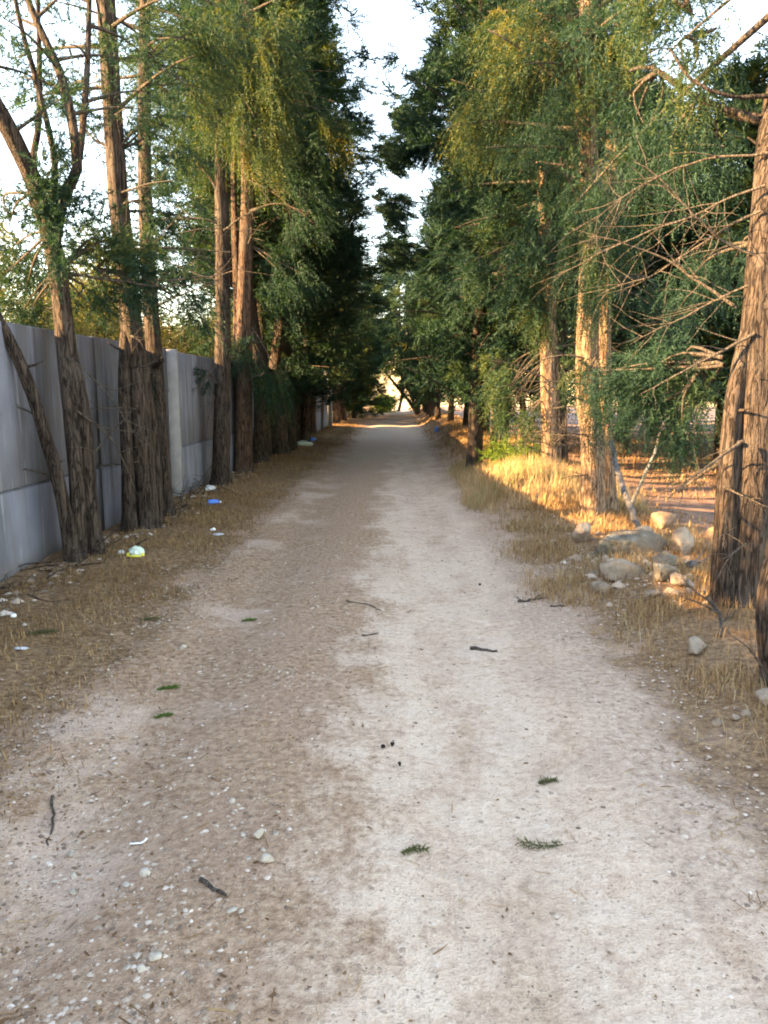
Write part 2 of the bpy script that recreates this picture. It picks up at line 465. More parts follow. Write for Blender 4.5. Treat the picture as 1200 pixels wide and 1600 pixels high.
gx = axis([(-600, -60, 90), (-60, -12, 6), (-12, -3.4, 0.6), (-3.4, 4.0, 0.06), (4.0, 8, 0.25), (8, 20, 1.0), (20, 60, 5), (60, 600, 90)])
gy = axis([(-600, -30, 95), (-30, -2, 3), (-2, 0.8, 0.2), (0.8, 8, 0.06), (8, 16, 0.12), (16, 60, 0.5), (60, 100, 8), (100, 900, 100)])
tag(sheet('ground', gx, gy, lambda X, Y: height(X, Y), M['ground']), kind='structure')

def track_z(X, Y):
    e = np.minimum(sm(X, -1.75, -1.5), 1 - sm(X, 1.15, 1.4))
    return height(X, Y) + 0.005 * e - 0.03 * (1 - e)
tag(sheet('dirt_track', axis([(-1.8, 1.44, 0.045)]), axis([(-2, 0.8, 0.2), (0.8, 8, 0.045), (8, 16, 0.1), (16, 46, 0.4)]), track_z, M['ground']), kind='structure')

def hill_z(X, Y):
    return -0.4 + 13.0 * sm(Y, 60, 150) + 3.0 * (fbm(X * 0.03, Y * 0.03) - 0.5) * sm(Y, 64, 90)
k = NT('dry_hillside_grass')
pp = k.pos()
M['hill'] = k.done(k.pbr(k.ramp(k.noise(pp, 0.6, 6, 0.65), [(0.3, (0.36, 0.28, 0.15)), (0.55, (0.52, 0.43, 0.25)), (0.75, (0.60, 0.52, 0.34))]), 0.95))
tag(sheet('hillside', axis([(-140, 140, 4)]), axis([(58, 160, 3)]), hill_z, M['hill']), kind='structure')

# ================================================================== concrete wall
def box(geo, x0, x1, y0, y1, z0, z1, bev=0.0, t=0.5, jit=0.0, rng=None):
    xs = (x0, x1); ys = (y0, y1); zs = (z0, z1)
    b = bev
    def ring(z, i):
        return [(x0 + i, y0 + i, z), (x1 - i, y0 + i, z), (x1 - i, y1 - i, z), (x0 + i, y1 - i, z)]
    V = np.array(ring(z0, b) + ring(z0 + b, 0) + ring(z1 - b, 0) + ring(z1, b))
    if jit and rng is not None:
        V = V + rng.normal(size=V.shape) * jit
    F = [(3, 2, 1, 0), (12, 13, 14, 15)]
    for l in range(3):
        for j in range(4):
            a = l * 4 + j; c = l * 4 + (j + 1) % 4
            F.append((a, c, c + 4, a + 4))
    geo.add(V, None, np.array(F), t)

def build_wall():
    w = thing('concrete_wall', 'long grey stained concrete boundary wall behind the left trees', 'wall', (0, 0, 0))
    r = rng_(5)
    segs = [(-4.4, 10.32, -3.03, -3.03, 2.02), (10.435, 30.9, -2.93, -2.70, 2.0)]
    for si, (ya, yb, xa, xb, H) in enumerate(segs):
        n = int(round((yb - ya) / 2.45)); st = (yb - ya) / n
        core = Geo()
        for i in range(n):
            y0 = ya + i * st; y1 = y0 + st
            xf = xa + (xb - xa) * (i + 0.5) / n
            top = H + r.normal() * 0.012
            mid = 0.72 + r.normal() * 0.012
            g = 0.006
            for (z0, z1, dx) in ((-0.35, mid - 0.009, 0.0), (mid + 0.009, top, r.normal() * 0.004)):
                G = Geo(); box(G, xf - 0.13, xf + dx, y0 + g, y1 - g, z0, z1, 0.008, 0.5, 0.002, r)
                link('panel', G.mesh('panel', M['wall']), w)
            box(core, xf - 0.11, xf - 0.022, y0 + 0.001, y1 - 0.001, -0.3, top - 0.03)
        link('core', core.mesh('core', M['wall']), w)
    G = Geo(); box(G, -3.17, -2.905, 10.325, 10.43, -0.3, 2.03, 0.012)
    link('post', G.mesh('post', M['post']), w)
    G = Geo(); box(G, -2.86, -2.56, 30.95, 31.3, -0.3, 2.25, 0.02)
    link('post', G.mesh('post', M['post']), w)
    G = Geo(); box(G, -2.83, -2.70, 24.30, 24.48, -0.3, 2.08, 0.015)
    link('post', G.mesh('post', M['post']), w)
build_wall()

# ================================================================== trees
def dead_branch_geo(geo, start, d, L, r0, rng, subs=6, droop=0.1, wild=0.35, depth=1):
    """A bare crooked limb with side twigs."""
    n = max(5, int(L / 0.09))
    p = np.array(start, float); d = unit(np.array(d, float)); pts = [p]
    step = L / n
    for i in range(n):
        d = unit(d + rng.normal(size=3) * wild * 0.28 + np.array([0, 0, -droop * 0.12]))
        p = p + d * step; pts.append(p)
    pts = np.array(pts)
    rad = r0 * (1 - 0.82 * np.linspace(0, 1, len(pts)))
    tube(geo, pts, rad, 5 if r0 < 0.012 else 6, 0, None, rng.random())
    if depth > 0:
        for _ in range(subs):
            i = rng.integers(len(pts) // 5, len(pts) - 1)
            dd = unit(unit(pts[i] - pts[i - 1]) + rng.normal(size=3) * 0.75)
            dead_branch_geo(geo, pts[i], dd, L * rng.uniform(0.2, 0.5), max(rad[i] * 0.55, 0.003), rng, 3, droop * 1.5, wild * 1.3, depth - 1)

def crown_geo(rng, axis_pts, z0, z1, nb, prof, elev=0.3, curl=0.1, dens=45, pl=0.45, K=16, tl=0.13, tw=0.024, droop=0.35, hang=0.5, s0=0.25, spread=0.11, az_bias=None, tint0=0.0, tint1=1.0, limb_r=0.022, limbs=None):
    """Branches up the axis, each with sprays along its outer part."""
    leaf = Geo(); limbs = limbs or Geo()
    zc = axis_pts[:, 2]
    Ps, Ds, Ls, Ts = [], [], [], []
    for b in range(nb):
        f = (b + rng.random()) / nb
        z = z0 + (z1 - z0) * f
        a = np.array([np.interp(z, zc, axis_pts[:, i]) for i in range(3)])
        a[2] = min(z, zc[-1])
        az = b * 2.39996 + rng.normal() * 0.4
        if az_bias is not None and rng.random() < az_bias[1]:
            az = az_bias[0] + rng.normal() * 0.7
        L = prof(f) * rng.uniform(0.6, 1.2)
        e = elev + rng.normal() * 0.22 + 0.5 * f
        d = np.array([math.cos(az) * math.cos(e), math.sin(az) * math.cos(e), math.sin(e)])
        s = np.linspace(0, 1, 6)[:, None]
        side = np.array([-math.sin(az), math.cos(az), 0]) * rng.normal() * 0.15 * L
        def pt(q):
            return a + d * L * q + side * q ** 2 + np.array([0, 0, 1.0]) * (curl * L * q ** 2 - 0.18 * L * q ** 3)
        tube(limbs, pt(s), limb_r * (0.5 + L * 0.5) * (1 - 0.8 * s[:, 0]), 5, 0, None, rng.random())
        n = max(3, int(dens * L * rng.uniform(0.55, 1.35)))
        nc = max(2, n // 15)                      # sprays gather in tufts on side twigs
        q = s0 + (1 - s0) * rng.random(nc)[:, None] ** 0.75
        cc = pt(q) + rng.normal(size=(nc, 3)) * spread * (0.5 + 1.1 * L * q)
        cd = unit(d[None] * 0.7 + rng.normal(size=(nc, 3)) * 0.5 + np.array([0, 0, 0.25]) - np.array([0, 0, 1.0]) * (hang * rng.random(nc)[:, None] * 1.3))
        ct = rng.random() * 0.30 + 0.62 * rng.random(nc) ** 1.4
        k = rng.integers(0, nc, n)
        off = unit(rng.normal(size=(n, 3))) * (rng.random((n, 1)) ** 0.6) * 0.13
        o = cc[k] + off + cd[k] * (rng.random((n, 1)) - 0.4) * pl * 0.7
        dr = unit(cd[k] * 0.8 + off * 6 + rng.normal(size=(n, 3)) * 0.3)
        Ps.append(o); Ds.append(dr); Ls.append(pl * rng.uniform(0.6, 1.4, n))
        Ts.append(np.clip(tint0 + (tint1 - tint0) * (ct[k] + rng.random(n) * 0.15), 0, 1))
    plumes(leaf, np.concatenate(Ps), np.concatenate(Ds), np.concatenate(Ls), K, tl, tw, rng, droop, np.concatenate(Ts))
    return leaf, limbs

def trunk_axis(H, lean, rng, wob=0.06, step=0.14):
    n = max(4, int(H / 1.4))
    z = np.linspace(-0.12, H, n)
    P = np.stack([lean[0] * z + rng.normal(size=n) * wob * (z > 0.5), lean[1] * z + rng.normal(size=n) * wob * (z > 0.5), z], -1)
    return spline(P, step)

def trunk_tube(geo, ax, r0, r1, rng, sides=14, bark=0.10, flare=0.35):
    z = ax[:, 2] - ax[0, 2]; t = np.linspace(0, 1, len(ax))
    r = r1 + (r0 - r1) * (1 - t) ** 0.85 + r0 * flare * np.exp(-z / 0.16)
    tube(geo, ax, r, sides, bark, rng, rng.random())

# --------------------------------------------- shared dense crowns for the trees further along the track
def dense_variant(seed, zb, H, rad, fine=False):
    r = rng_(seed)
    ax = trunk_axis(H, (r.normal() * 0.01, r.normal() * 0.01), r, 0.05)
    prof = lambda f: rad * (0.62 + 0.6 * math.sin(min(1, f * 1.7 + 0.25) * 1.9)) * (1 - f) ** 0.45 + 0.18
    return ax, crown_geo(r, ax, zb, H - 0.2, 150, prof, 0.25, 0.2, 58, 0.26, 21, 0.085, 0.0185, 0.12, 0.2, 0.12, 0.2)

DENSE = []
for i, (zb, H, rad) in enumerate([(1.9, 12.0, 1.1), (2.0, 12.5, 1.0), (3.2, 11.5, 1.15), (3.4, 12.5, 1.1), (1.0, 12.0, 1.15)]):
    ax, (lf, lb) = dense_variant(40 + i, zb, H, rad)
    DENSE.append((ax, lf.mesh('crown', M['cypress']), lb.mesh('branches', M['bark']), zb, H))

def dense_tree(x, y, v, r0, label, rz, sc=(1, 1, 1), group=None, stems=1, seed=0, name='cypress_tree', bark='bark'):
    """A cypress whose crown mesh is shared; the trunk is its own."""
    ax, cm, bm, zb, H = DENSE[v]
    t = thing(name, label, 'tree', (x, y, hz(x, y)), group, rz)
    t.scale = sc
    r = rng_(900 + seed)
    G = Geo()
    for s in range(stems):
        if s == 0:
            trunk_tube(G, ax, r0, 0.02, r, 12)
        else:
            a = r.random() * 6.28; d = r0 * 1.5
            p = spline([(math.cos(a) * d, math.sin(a) * d, -0.1), (math.cos(a) * d * 1.3, math.sin(a) * d * 1.3, 1.5), (math.cos(a) * d * 1.2, math.sin(a) * d * 1.2, 3.2), (0.05, 0, 5.0)], 0.2)
            tube(G, p, np.linspace(r0 * 0.75, 0.02, len(p)), 10, 0.1, r, 0.4)
    link('trunk', G.mesh('trunk', M[bark], True), t)
    c = link('crown', cm, t); c['kind'] = 'stuff'
    b = link('branches', bm, t); b['kind'] = 'stuff'
    return t

GL = 'cypresses along the left side of the track'
GR = 'cypresses along the right side of the track'
rr = random.Random(11)

# --------------------------------------------- near trees: individual crowns
def near_tree(name, label, base, stems, crown_specs, clumps, group, seed, dead=(), bark='bark'):
    """stems: list of (points relative to base, r0, r1). crown_specs: kwargs lists for crown_geo on stem i. clumps: (centre rel., radius, n, hang, tint range).
    dead: (start rel., direction, length, radius, subs)."""
    bx, by = base; bz = hz(bx, by)
    t = thing(name, label, 'tree', (bx, by, bz), group)
    r = rng_(seed)
    axes = []
    for si, (P, r0, r1) in enumerate(stems):
        G = Geo()
        ax = spline(P, 0.10)
        trunk_tube(G, ax, r0, r1, r, 30 if r0 > 0.05 else 14, 0.10, 0.3 if ax[0, 2] < 0.1 else 0.0)
        if r0 > 0.05:                            # broken stubs of shed branches
            for _ in range(5):
                i = r.integers(6, max(8, min(len(ax) - 2, 60))); a = r.random() * 6.28
                dd = np.array([math.cos(a), math.sin(a), r.uniform(-0.2, 0.5)]); ll = r.uniform(0.03, 0.10) + r0
                tube(G, np.array([ax[i], ax[i] + dd * ll * 0.6, ax[i] + dd * ll + np.array([0, 0, 0.015])]), np.array([0.014, 0.009, 0.004]), 6, 0, None, 0.3)
        axes.append(ax)
        link('trunk' if ax[0, 2] < 0.1 else 'limb', G.mesh('trunk', M[bark], True), t)
    leaf = Geo(); limbs = Geo()
    for (si, kw) in crown_specs:
        lf, _ = crown_geo(r, axes[si], limbs=limbs, **kw)
        leaf.V += lf.V; leaf.T += lf.T
        leaf.F3 += [f + leaf.n for f in lf.F3]; leaf.n += lf.n
    for (c, rad, n, hang, t0, t1, src) in clumps:
        n = int(n * 1.35); fs = min(2.6, max(1.0, by / 9.0))      # coarser sprays on trees far down the lane
        c = np.array(c); rad = np.broadcast_to(np.array(rad, float), (3,))
        nc = max(2, n // 8); kk = r.integers(0, nc, n)     # tufts, not a ball
        o = (c + unit(r.normal(size=(nc, 3))) * (r.random((nc, 1)) ** 0.5) * rad * 1.25)[kk] + r.normal(size=(n, 3)) * 0.05
        d = unit((o - np.array(src if src is not None else c)) * 0.9 + r.normal(size=(n, 3)) * 0.35 + np.array([0, 0, -1.0]) * max(0, hang - 0.4) * r.random((n, 1)))
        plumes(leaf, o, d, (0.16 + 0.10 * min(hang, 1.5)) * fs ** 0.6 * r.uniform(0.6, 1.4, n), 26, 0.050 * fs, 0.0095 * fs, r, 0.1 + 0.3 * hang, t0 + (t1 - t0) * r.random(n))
        if src is not None:
            for _ in range(4):
                tip = c + r.normal(size=3) * rad * 0.5
                mid = (np.array(src) + tip) / 2 + r.normal(size=3) * 0.06 + np.array([0, 0, 0.05])
                p = spline([src, mid, tip], 0.08)
                tube(limbs, p, np.linspace(0.016, 0.004, len(p)), 5, 0, None, r.random())
    if leaf.V:
        c = link('crown', leaf.mesh('crown', M['cypress']), t); c['kind'] = 'stuff'
    if limbs.V:
        b = link('branches', limbs.mesh('branches', M['dead']), t); b['kind'] = 'stuff'
    for (s, d, L, r0, subs) in dead:
        G = Geo(); dead_branch_geo(G, s, d, L, r0, r, subs)
        link('dead_branch', G.mesh('dead_branch', M['dead'], True), t)
    return t

def rel(base, pts):
    z = hz(*base)
    return [(p[0] - base[0], p[1] - base[1], p[2] - z) for p in pts]

FINE = dict(pl=0.22, K=20, tl=0.050, tw=0.0102, droop=0.15)
# ---- left row, near
b = (-2.70, 6.5)
near_tree('cypress_tree', 'forked cypress nearest on the left with a thin stem leaning over the wall', b, [
    (rel(b, [(-2.66, 6.66, 0.0), (-2.7, 6.66, 0.44), (-2.7, 6.62, 1.28), (-2.77, 6.6, 1.84), (-2.78, 6.55, 2.33), (-2.79, 6.5, 2.63), (-2.85, 6.4, 3.05), (-2.92, 6.2, 3.4), (-3.15, 6.0, 4.02), (-3.31, 5.8, 4.98)]), 0.082, 0.05),
    (rel(b, [(-2.73, 6.42, 0.0), (-2.71, 6.45, 0.58), (-2.74, 6.5, 1.23), (-2.79, 6.55, 1.79), (-2.82, 6.6, 2.24), (-2.82, 6.6, 2.55)]), 0.062, 0.05),
    (rel(b, [(-2.72, 6.33, 0.0), (-2.77, 6.3, 0.6), (-2.83, 6.2, 1.14), (-2.93, 6.1, 1.67), (-3.06, 6.05, 2.02), (-3.32, 6.0, 2.59), (-3.63, 6.0, 3.41)]), 0.055, 0.03),
    (rel(b, [(-2.79, 6.5, 2.63), (-2.66, 6.45, 3.06), (-2.52, 6.4, 3.23), (-2.63, 6.5, 3.89), (-2.91, 6.6, 4.54), (-3.08, 6.7, 5.28)]), 0.045, 0.016),
    (rel(b, [(-2.72, 6.5, 2.93), (-2.56, 6.5, 3.26), (-2.5, 6.6, 3.83), (-2.47, 6.7, 4.49), (-2.44, 6.8, 5.56)]), 0.030, 0.012),
    (rel(b, [(-2.8, 6.45, 2.87), (-2.7, 6.4, 3.27), (-2.8, 6.4, 3.86), (-2.91, 6.4, 4.36), (-2.99, 6.4, 5.11)]), 0.028, 0.010),
    (rel(b, [(-2.84, 6.45, 3.02), (-2.92, 6.5, 3.3), (-2.91, 6.6, 3.55), (-2.91, 6.7, 3.97), (-2.91, 6.8, 4.87)]), 0.030, 0.012),
  ], [
    (0, dict(z0=3.3, z1=6.6, nb=22, prof=lambda f: 0.75, elev=0.3, dens=42, **FINE)),
    (3, dict(z0=3.4, z1=6.0, nb=14, prof=lambda f: 0.6, elev=0.3, dens=36, **FINE)),
    (4, dict(z0=3.6, z1=6.2, nb=14, prof=lambda f: 0.6, elev=0.3, dens=36, **FINE)),
  ], [
    (rel(b, [(-2.68, 6.4, 3.05)])[0], (0.17, 0.2, 0.22), 150, 0.3, 0.0, 0.4, rel(b, [(-2.81, 6.5, 2.73)])[0]),
    (rel(b, [(-2.69, 6.3, 2.74)])[0], (0.16, 0.15, 0.2), 90, 0.5, 0.0, 0.4, rel(b, [(-2.81, 6.5, 2.73)])[0]),
    (rel(b, [(-2.47, 6.7, 2.69)])[0], (0.24, 0.2, 0.2), 150, 0.3, 0.55, 0.85, rel(b, [(-2.78, 6.55, 2.49)])[0]),
    (rel(b, [(-2.3, 6.9, 2.64)])[0], (0.16, 0.2, 0.12), 80, 0.3, 0.5, 0.8, rel(b, [(-2.53, 6.7, 2.61)])[0]),
    (rel(b, [(-2.64, 6.8, 2.34)])[0], (0.14, 0.15, 0.14), 70, 0.6, 0.1, 0.5, rel(b, [(-2.77, 6.55, 2.44)])[0]),
    (rel(b, [(-2.25, 6.9, 2.38)])[0], (0.22, 0.2, 0.14), 110, 0.5, 0.1, 0.5, rel(b, [(-2.53, 6.7, 2.51)])[0]),
    (rel(b, [(-3.4, 7.1, 2.6)])[0], (0.2, 0.2, 0.22), 130, 0.7, 0.05, 0.5, rel(b, [(-2.81, 6.5, 2.78)])[0]),
    (rel(b, [(-3.42, 7.1, 3.06)])[0], (0.15, 0.2, 0.16), 60, 0.6, 0.1, 0.6, rel(b, [(-2.9, 6.4, 3.05)])[0]),
    (rel(b, [(-3.36, 7.2, 2.25)])[0], (0.15, 0.2, 0.10), 60, 0.6, 0.1, 0.6, rel(b, [(-2.79, 6.5, 2.43)])[0]),
  ], GL, 101, dead=[
    (rel(b, [(-2.79, 6.55, 2.46)])[0], (0.75, 0.3, -0.05), 1.3, 0.014, 7),
    (rel(b, [(-2.73, 6.5, 1.76)])[0], (0.6, -0.2, -0.3), 0.9, 0.010, 7),
    (rel(b, [(-2.7, 6.5, 1.33)])[0], (0.5, 0.4, -0.5), 1.0, 0.011, 6),
    (rel(b, [(-2.88, 6.2, 1.29)])[0], (-0.6, -0.2, 0.3), 0.6, 0.008, 3),
    (rel(b, [(-2.83, 6.3, 0.79)])[0], (-0.5, -0.3, 0.15), 0.5, 0.009, 2),
    (rel(b, [(-2.67, 6.6, 0.89)])[0], (0.5, 0.2, 0.5), 0.7, 0.008, 6),
  ])

b = (-2.67, 8.0)
near_tree('cypress_tree', 'thick straight cypress with three fused stems between the forked tree and the wall step', b, [
    (rel(b, [(-2.64, 8.03, 0.0), (-2.65, 8.0, 0.9), (-2.68, 8.0, 1.82), (-2.72, 8.0, 2.64), (-2.76, 8.0, 3.44), (-2.78, 8.0, 4.5), (-2.78, 8.0, 5.52), (-2.75, 8.0, 6.81), (-2.9, 8.1, 10.5)]), 0.118, 0.03),
    (rel(b, [(-2.75, 7.78, 0.0), (-2.74, 7.8, 0.78), (-2.75, 7.85, 1.56), (-2.74, 7.95, 2.07)]), 0.062, 0.05),
    (rel(b, [(-2.60, 8.25, 0.0), (-2.6, 8.25, 0.88), (-2.63, 8.15, 1.63), (-2.66, 8.05, 2.21)]), 0.065, 0.05),
  ], [
    (0, dict(z0=4.1, z1=10.3, nb=46, prof=lambda f: 1.15 * (1 - 0.6 * f), elev=0.15, dens=36, hang=0.25, **FINE)),
  ], [
    (rel(b, [(-2.34, 8.2, 2.7)])[0], (0.3, 0.3, 0.2), 130, 0.6, 0.1, 0.6, rel(b, [(-2.71, 8.0, 2.58)])[0]),
    (rel(b, [(-2.41, 8.2, 3.3)])[0], (0.3, 0.3, 0.25), 130, 0.8, 0.1, 0.6, rel(b, [(-2.76, 8.0, 3.26)])[0]),
    (rel(b, [(-2.21, 8.3, 2.36)])[0], (0.22, 0.25, 0.16), 90, 0.8, 0.3, 0.8, rel(b, [(-2.7, 8.0, 2.52)])[0]),
    (rel(b, [(-2.41, 8.1, 4.06)])[0], (0.3, 0.3, 0.3), 130, 0.8, 0.1, 0.6, rel(b, [(-2.78, 8.0, 3.8)])[0]),
    (rel(b, [(-3.04, 8.1, 4.13)])[0], (0.25, 0.3, 0.3), 110, 0.6, 0.1, 0.6, rel(b, [(-2.79, 8.0, 3.86)])[0]),
  ], GL, 102, dead=[
    (rel(b, [(-2.68, 7.9, 2.87)])[0], (0.85, 0.3, 0.1), 1.1, 0.016, 9),
    (rel(b, [(-2.67, 7.9, 2.57)])[0], (0.9, 0.1, -0.05), 1.2, 0.016, 9),
    (rel(b, [(-2.67, 7.9, 2.04)])[0], (0.2, -0.8, -0.1), 0.6, 0.012, 8),
    (rel(b, [(-2.69, 7.9, 3.41)])[0], (0.7, -0.3, 0.1), 0.7, 0.012, 8),
    (rel(b, [(-2.72, 7.9, 4.12)])[0], (0.4, -0.7, -0.2), 0.6, 0.010, 8),
    (rel(b, [(-2.64, 7.9, 1.3)])[0], (-0.5, -0.6, 0.1), 0.7, 0.009, 7),
    (rel(b, [(-2.63, 7.9, 0.77)])[0], (-0.6, -0.5, -0.1), 0.6, 0.008, 6),
    (rel(b, [(-2.64, 7.9, 1.72)])[0], (0.4, -0.6, 0.2), 0.6, 0.010, 7),
  ])

b = (-2.69, 8.83)
near_tree('cypress_tree', 'slim cypress with sawn off limb stub just before the wall steps forward', b, [
    (rel(b, [(-2.69, 8.83, 0.0), (-2.71, 8.83, 0.91), (-2.72, 8.83, 1.71), (-2.74, 8.83, 2.41), (-2.75, 8.83, 3.44), (-2.72, 8.9, 4.77), (-2.64, 8.9, 6.51), (-2.7, 9.0, 9.0)]), 0.098, 0.02),
    (rel(b, [(-2.73, 8.8, 1.76), (-2.55, 8.5, 1.82)]), 0.035, 0.03),
  ], [
    (0, dict(z0=4.6, z1=9.0, nb=28, prof=lambda f: 0.95 * (1 - 0.6 * f), elev=0.1, dens=34, hang=0.25, **FINE)),
  ], [
    (rel(b, [(-2.26, 9.2, 5.34)])[0], (0.5, 0.4, 0.3), 230, 1.3, 0.45, 0.9, rel(b, [(-2.71, 8.9, 4.96)])[0]),
    (rel(b, [(-2.17, 9.3, 4.78)])[0], (0.25, 0.3, 0.3), 110, 1.6, 0.5, 0.95, rel(b, [(-2.71, 8.9, 4.96)])[0]),
    (rel(b, [(-2.86, 8.6, 1.49)])[0], (0.1, 0.1, 0.12), 26, 0.8, 0.0, 0.3, rel(b, [(-2.72, 8.83, 1.71)])[0]),
  ], GL, 103, dead=[
    (rel(b, [(-2.73, 8.8, 2.41)])[0], (0.6, -0.3, 0.2), 0.9, 0.012, 8),
    (rel(b, [(-2.74, 8.8, 3.1)])[0], (0.8, 0.2, 0.3), 1.1, 0.012, 8),
    (rel(b, [(-2.71, 8.8, 1.13)])[0], (-0.4, -0.5, 0.6), 0.5, 0.008, 5),
  ])

b = (-2.66, 11.57)
near_tree('cypress_tree', 'straight bare trunked cypress standing alone before the stepped wall panel', b, [
    (rel(b, [(-2.66, 11.57, 0.0), (-2.58, 11.57, 1.58), (-2.53, 11.57, 2.97), (-2.5, 11.57, 4.3), (-2.48, 11.57, 5.66), (-2.43, 11.57, 7.3), (-2.75, 11.6, 9.0), (-2.7, 11.6, 11.5)]), 0.122, 0.03),
  ], [
    (0, dict(z0=5.0, z1=11.3, nb=46, prof=lambda f: 1.3 * (1 - 0.6 * f), elev=0.1, dens=40, hang=0.25, **FINE)),
  ], [
    (rel(b, [(-2.9, 11.6, 5.08)])[0], (0.4, 0.4, 0.3), 120, 1.2, 0.5, 0.9, rel(b, [(-2.48, 11.57, 5.83)])[0]),
    (rel(b, [(-1.83, 11.2, 5.12)])[0], (0.42, 0.4, 0.55), 360, 1.8, 0.65, 0.97, rel(b, [(-2.45, 11.57, 6.08)])[0]),  # high tint range: sunlit gold painted into this clump and its neighbours
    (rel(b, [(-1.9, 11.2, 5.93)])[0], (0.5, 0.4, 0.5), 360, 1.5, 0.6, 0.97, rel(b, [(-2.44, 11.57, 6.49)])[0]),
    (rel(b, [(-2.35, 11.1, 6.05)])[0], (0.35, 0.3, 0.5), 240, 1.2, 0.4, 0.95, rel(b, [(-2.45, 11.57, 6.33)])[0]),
    (rel(b, [(-3.06, 11.3, 5.82)])[0], (0.45, 0.4, 0.5), 230, 1.3, 0.5, 0.95, rel(b, [(-2.47, 11.57, 6.16)])[0]),
    (rel(b, [(-2.75, 11.4, 1.68)])[0], (0.1, 0.1, 0.1), 14, 0.6, 0.3, 0.6, rel(b, [(-2.59, 11.5, 1.58)])[0]),
  ], GL, 104, dead=[
    (rel(b, [(-2.53, 11.5, 3.85)])[0], (-0.85, -0.2, 0.15), 1.4, 0.018, 8),
    (rel(b, [(-2.52, 11.5, 4.28)])[0], (-0.55, 0.0, 0.8), 1.7, 0.02, 5),
    (rel(b, [(-2.53, 11.5, 3.05)])[0], (-0.8, -0.3, 0.2), 1.5, 0.016, 8),
    (rel(b, [(-2.45, 11.4, 3.74)])[0], (0.7, -0.2, 0.35), 0.8, 0.014, 6),
    (rel(b, [(-2.64, 11.3, 1.4)])[0], (-0.25, -0.5, -0.8), 0.7, 0.010, 8),
    (rel(b, [(-2.6, 11.3, 1.86)])[0], (-0.3, -0.5, -0.5), 0.6, 0.010, 8),
  ])

b = (-2.72, 13.62)
near_tree('cypress_tree', 'cypress with reddish upper trunk right behind the lone straight trunk', b, [
    (rel(b, [(-2.72, 13.62, 0.0), (-2.66, 13.6, 1.6), (-2.59, 13.6, 3.22), (-2.49, 13.6, 4.79), (-2.49, 13.6, 5.6), (-2.4, 13.6, 7.27), (-2.6, 13.6, 9.0), (-2.6, 13.6, 12.0)]), 0.15, 0.03),
    (rel(b, [(-2.86, 13.95, 0.0), (-2.83, 13.9, 1.6), (-2.79, 13.9, 3.04), (-2.79, 13.9, 4.86), (-2.72, 13.9, 6.9)]), 0.085, 0.03),
  ], [
    (0, dict(z0=5.6, z1=11.8, nb=60, prof=lambda f: 1.5 * (1 - 0.6 * f), elev=0.1, dens=44, hang=0.25, pl=0.28, K=20, tl=0.085, tw=0.018, droop=0.15)),
  ], [
    (rel(b, [(-2.72, 13.5, 2.09)])[0], (0.22, 0.3, 0.2), 70, 0.8, 0.2, 0.6, rel(b, [(-2.61, 13.6, 2.47)])[0]),
    (rel(b, [(-2.16, 13.6, 1.71)])[0], (0.3, 0.4, 0.4), 120, 1.3, 0.45, 0.9, rel(b, [(-2.57, 13.6, 2.69)])[0]),
    (rel(b, [(-2.35, 13.1, 6.31)])[0], (0.45, 0.3, 0.6), 260, 0.8, 0.1, 0.9, rel(b, [(-2.44, 13.6, 6.59)])[0]),
    (rel(b, [(-1.02, 13.2, 5.67)])[0], (0.25, 0.3, 0.35), 100, 1.8, 0.75, 0.97, rel(b, [(-2.32, 13.6, 6.29)])[0]),
    (rel(b, [(-1.73, 13.4, 5.34)])[0], (0.5, 0.5, 0.5), 200, 0.8, 0.0, 0.6, rel(b, [(-2.46, 13.6, 5.8)])[0]),
    (rel(b, [(-1.59, 13.4, 4.43)])[0], (0.45, 0.5, 0.4), 160, 0.8, 0.0, 0.6, rel(b, [(-2.48, 13.6, 5.2)])[0]),
    (rel(b, [(-1.85, 13.6, 3.43)])[0], (0.4, 0.5, 0.5), 180, 0.9, 0.0, 0.6, rel(b, [(-2.51, 13.6, 3.96)])[0]),
  ], GL, 105, dead=[
    (rel(b, [(-2.46, 13.5, 4.46)])[0], (0.9, -0.2, 0.2), 1.6, 0.02, 9),
    (rel(b, [(-2.49, 13.5, 3.94)])[0], (0.5, -0.6, 0.4), 1.1, 0.016, 8),
    (rel(b, [(-2.49, 13.5, 4.97)])[0], (0.7, -0.3, -0.3), 1.2, 0.014, 9),
    (rel(b, [(-2.61, 13.5, 1.6)])[0], (0.5, -0.6, 0.35), 0.9, 0.016, 3),
    (rel(b, [(-2.7, 13.5, 1.82)])[0], (-0.3, -0.6, 0.4), 0.7, 0.014, 3),
  ], bark='bark_red')

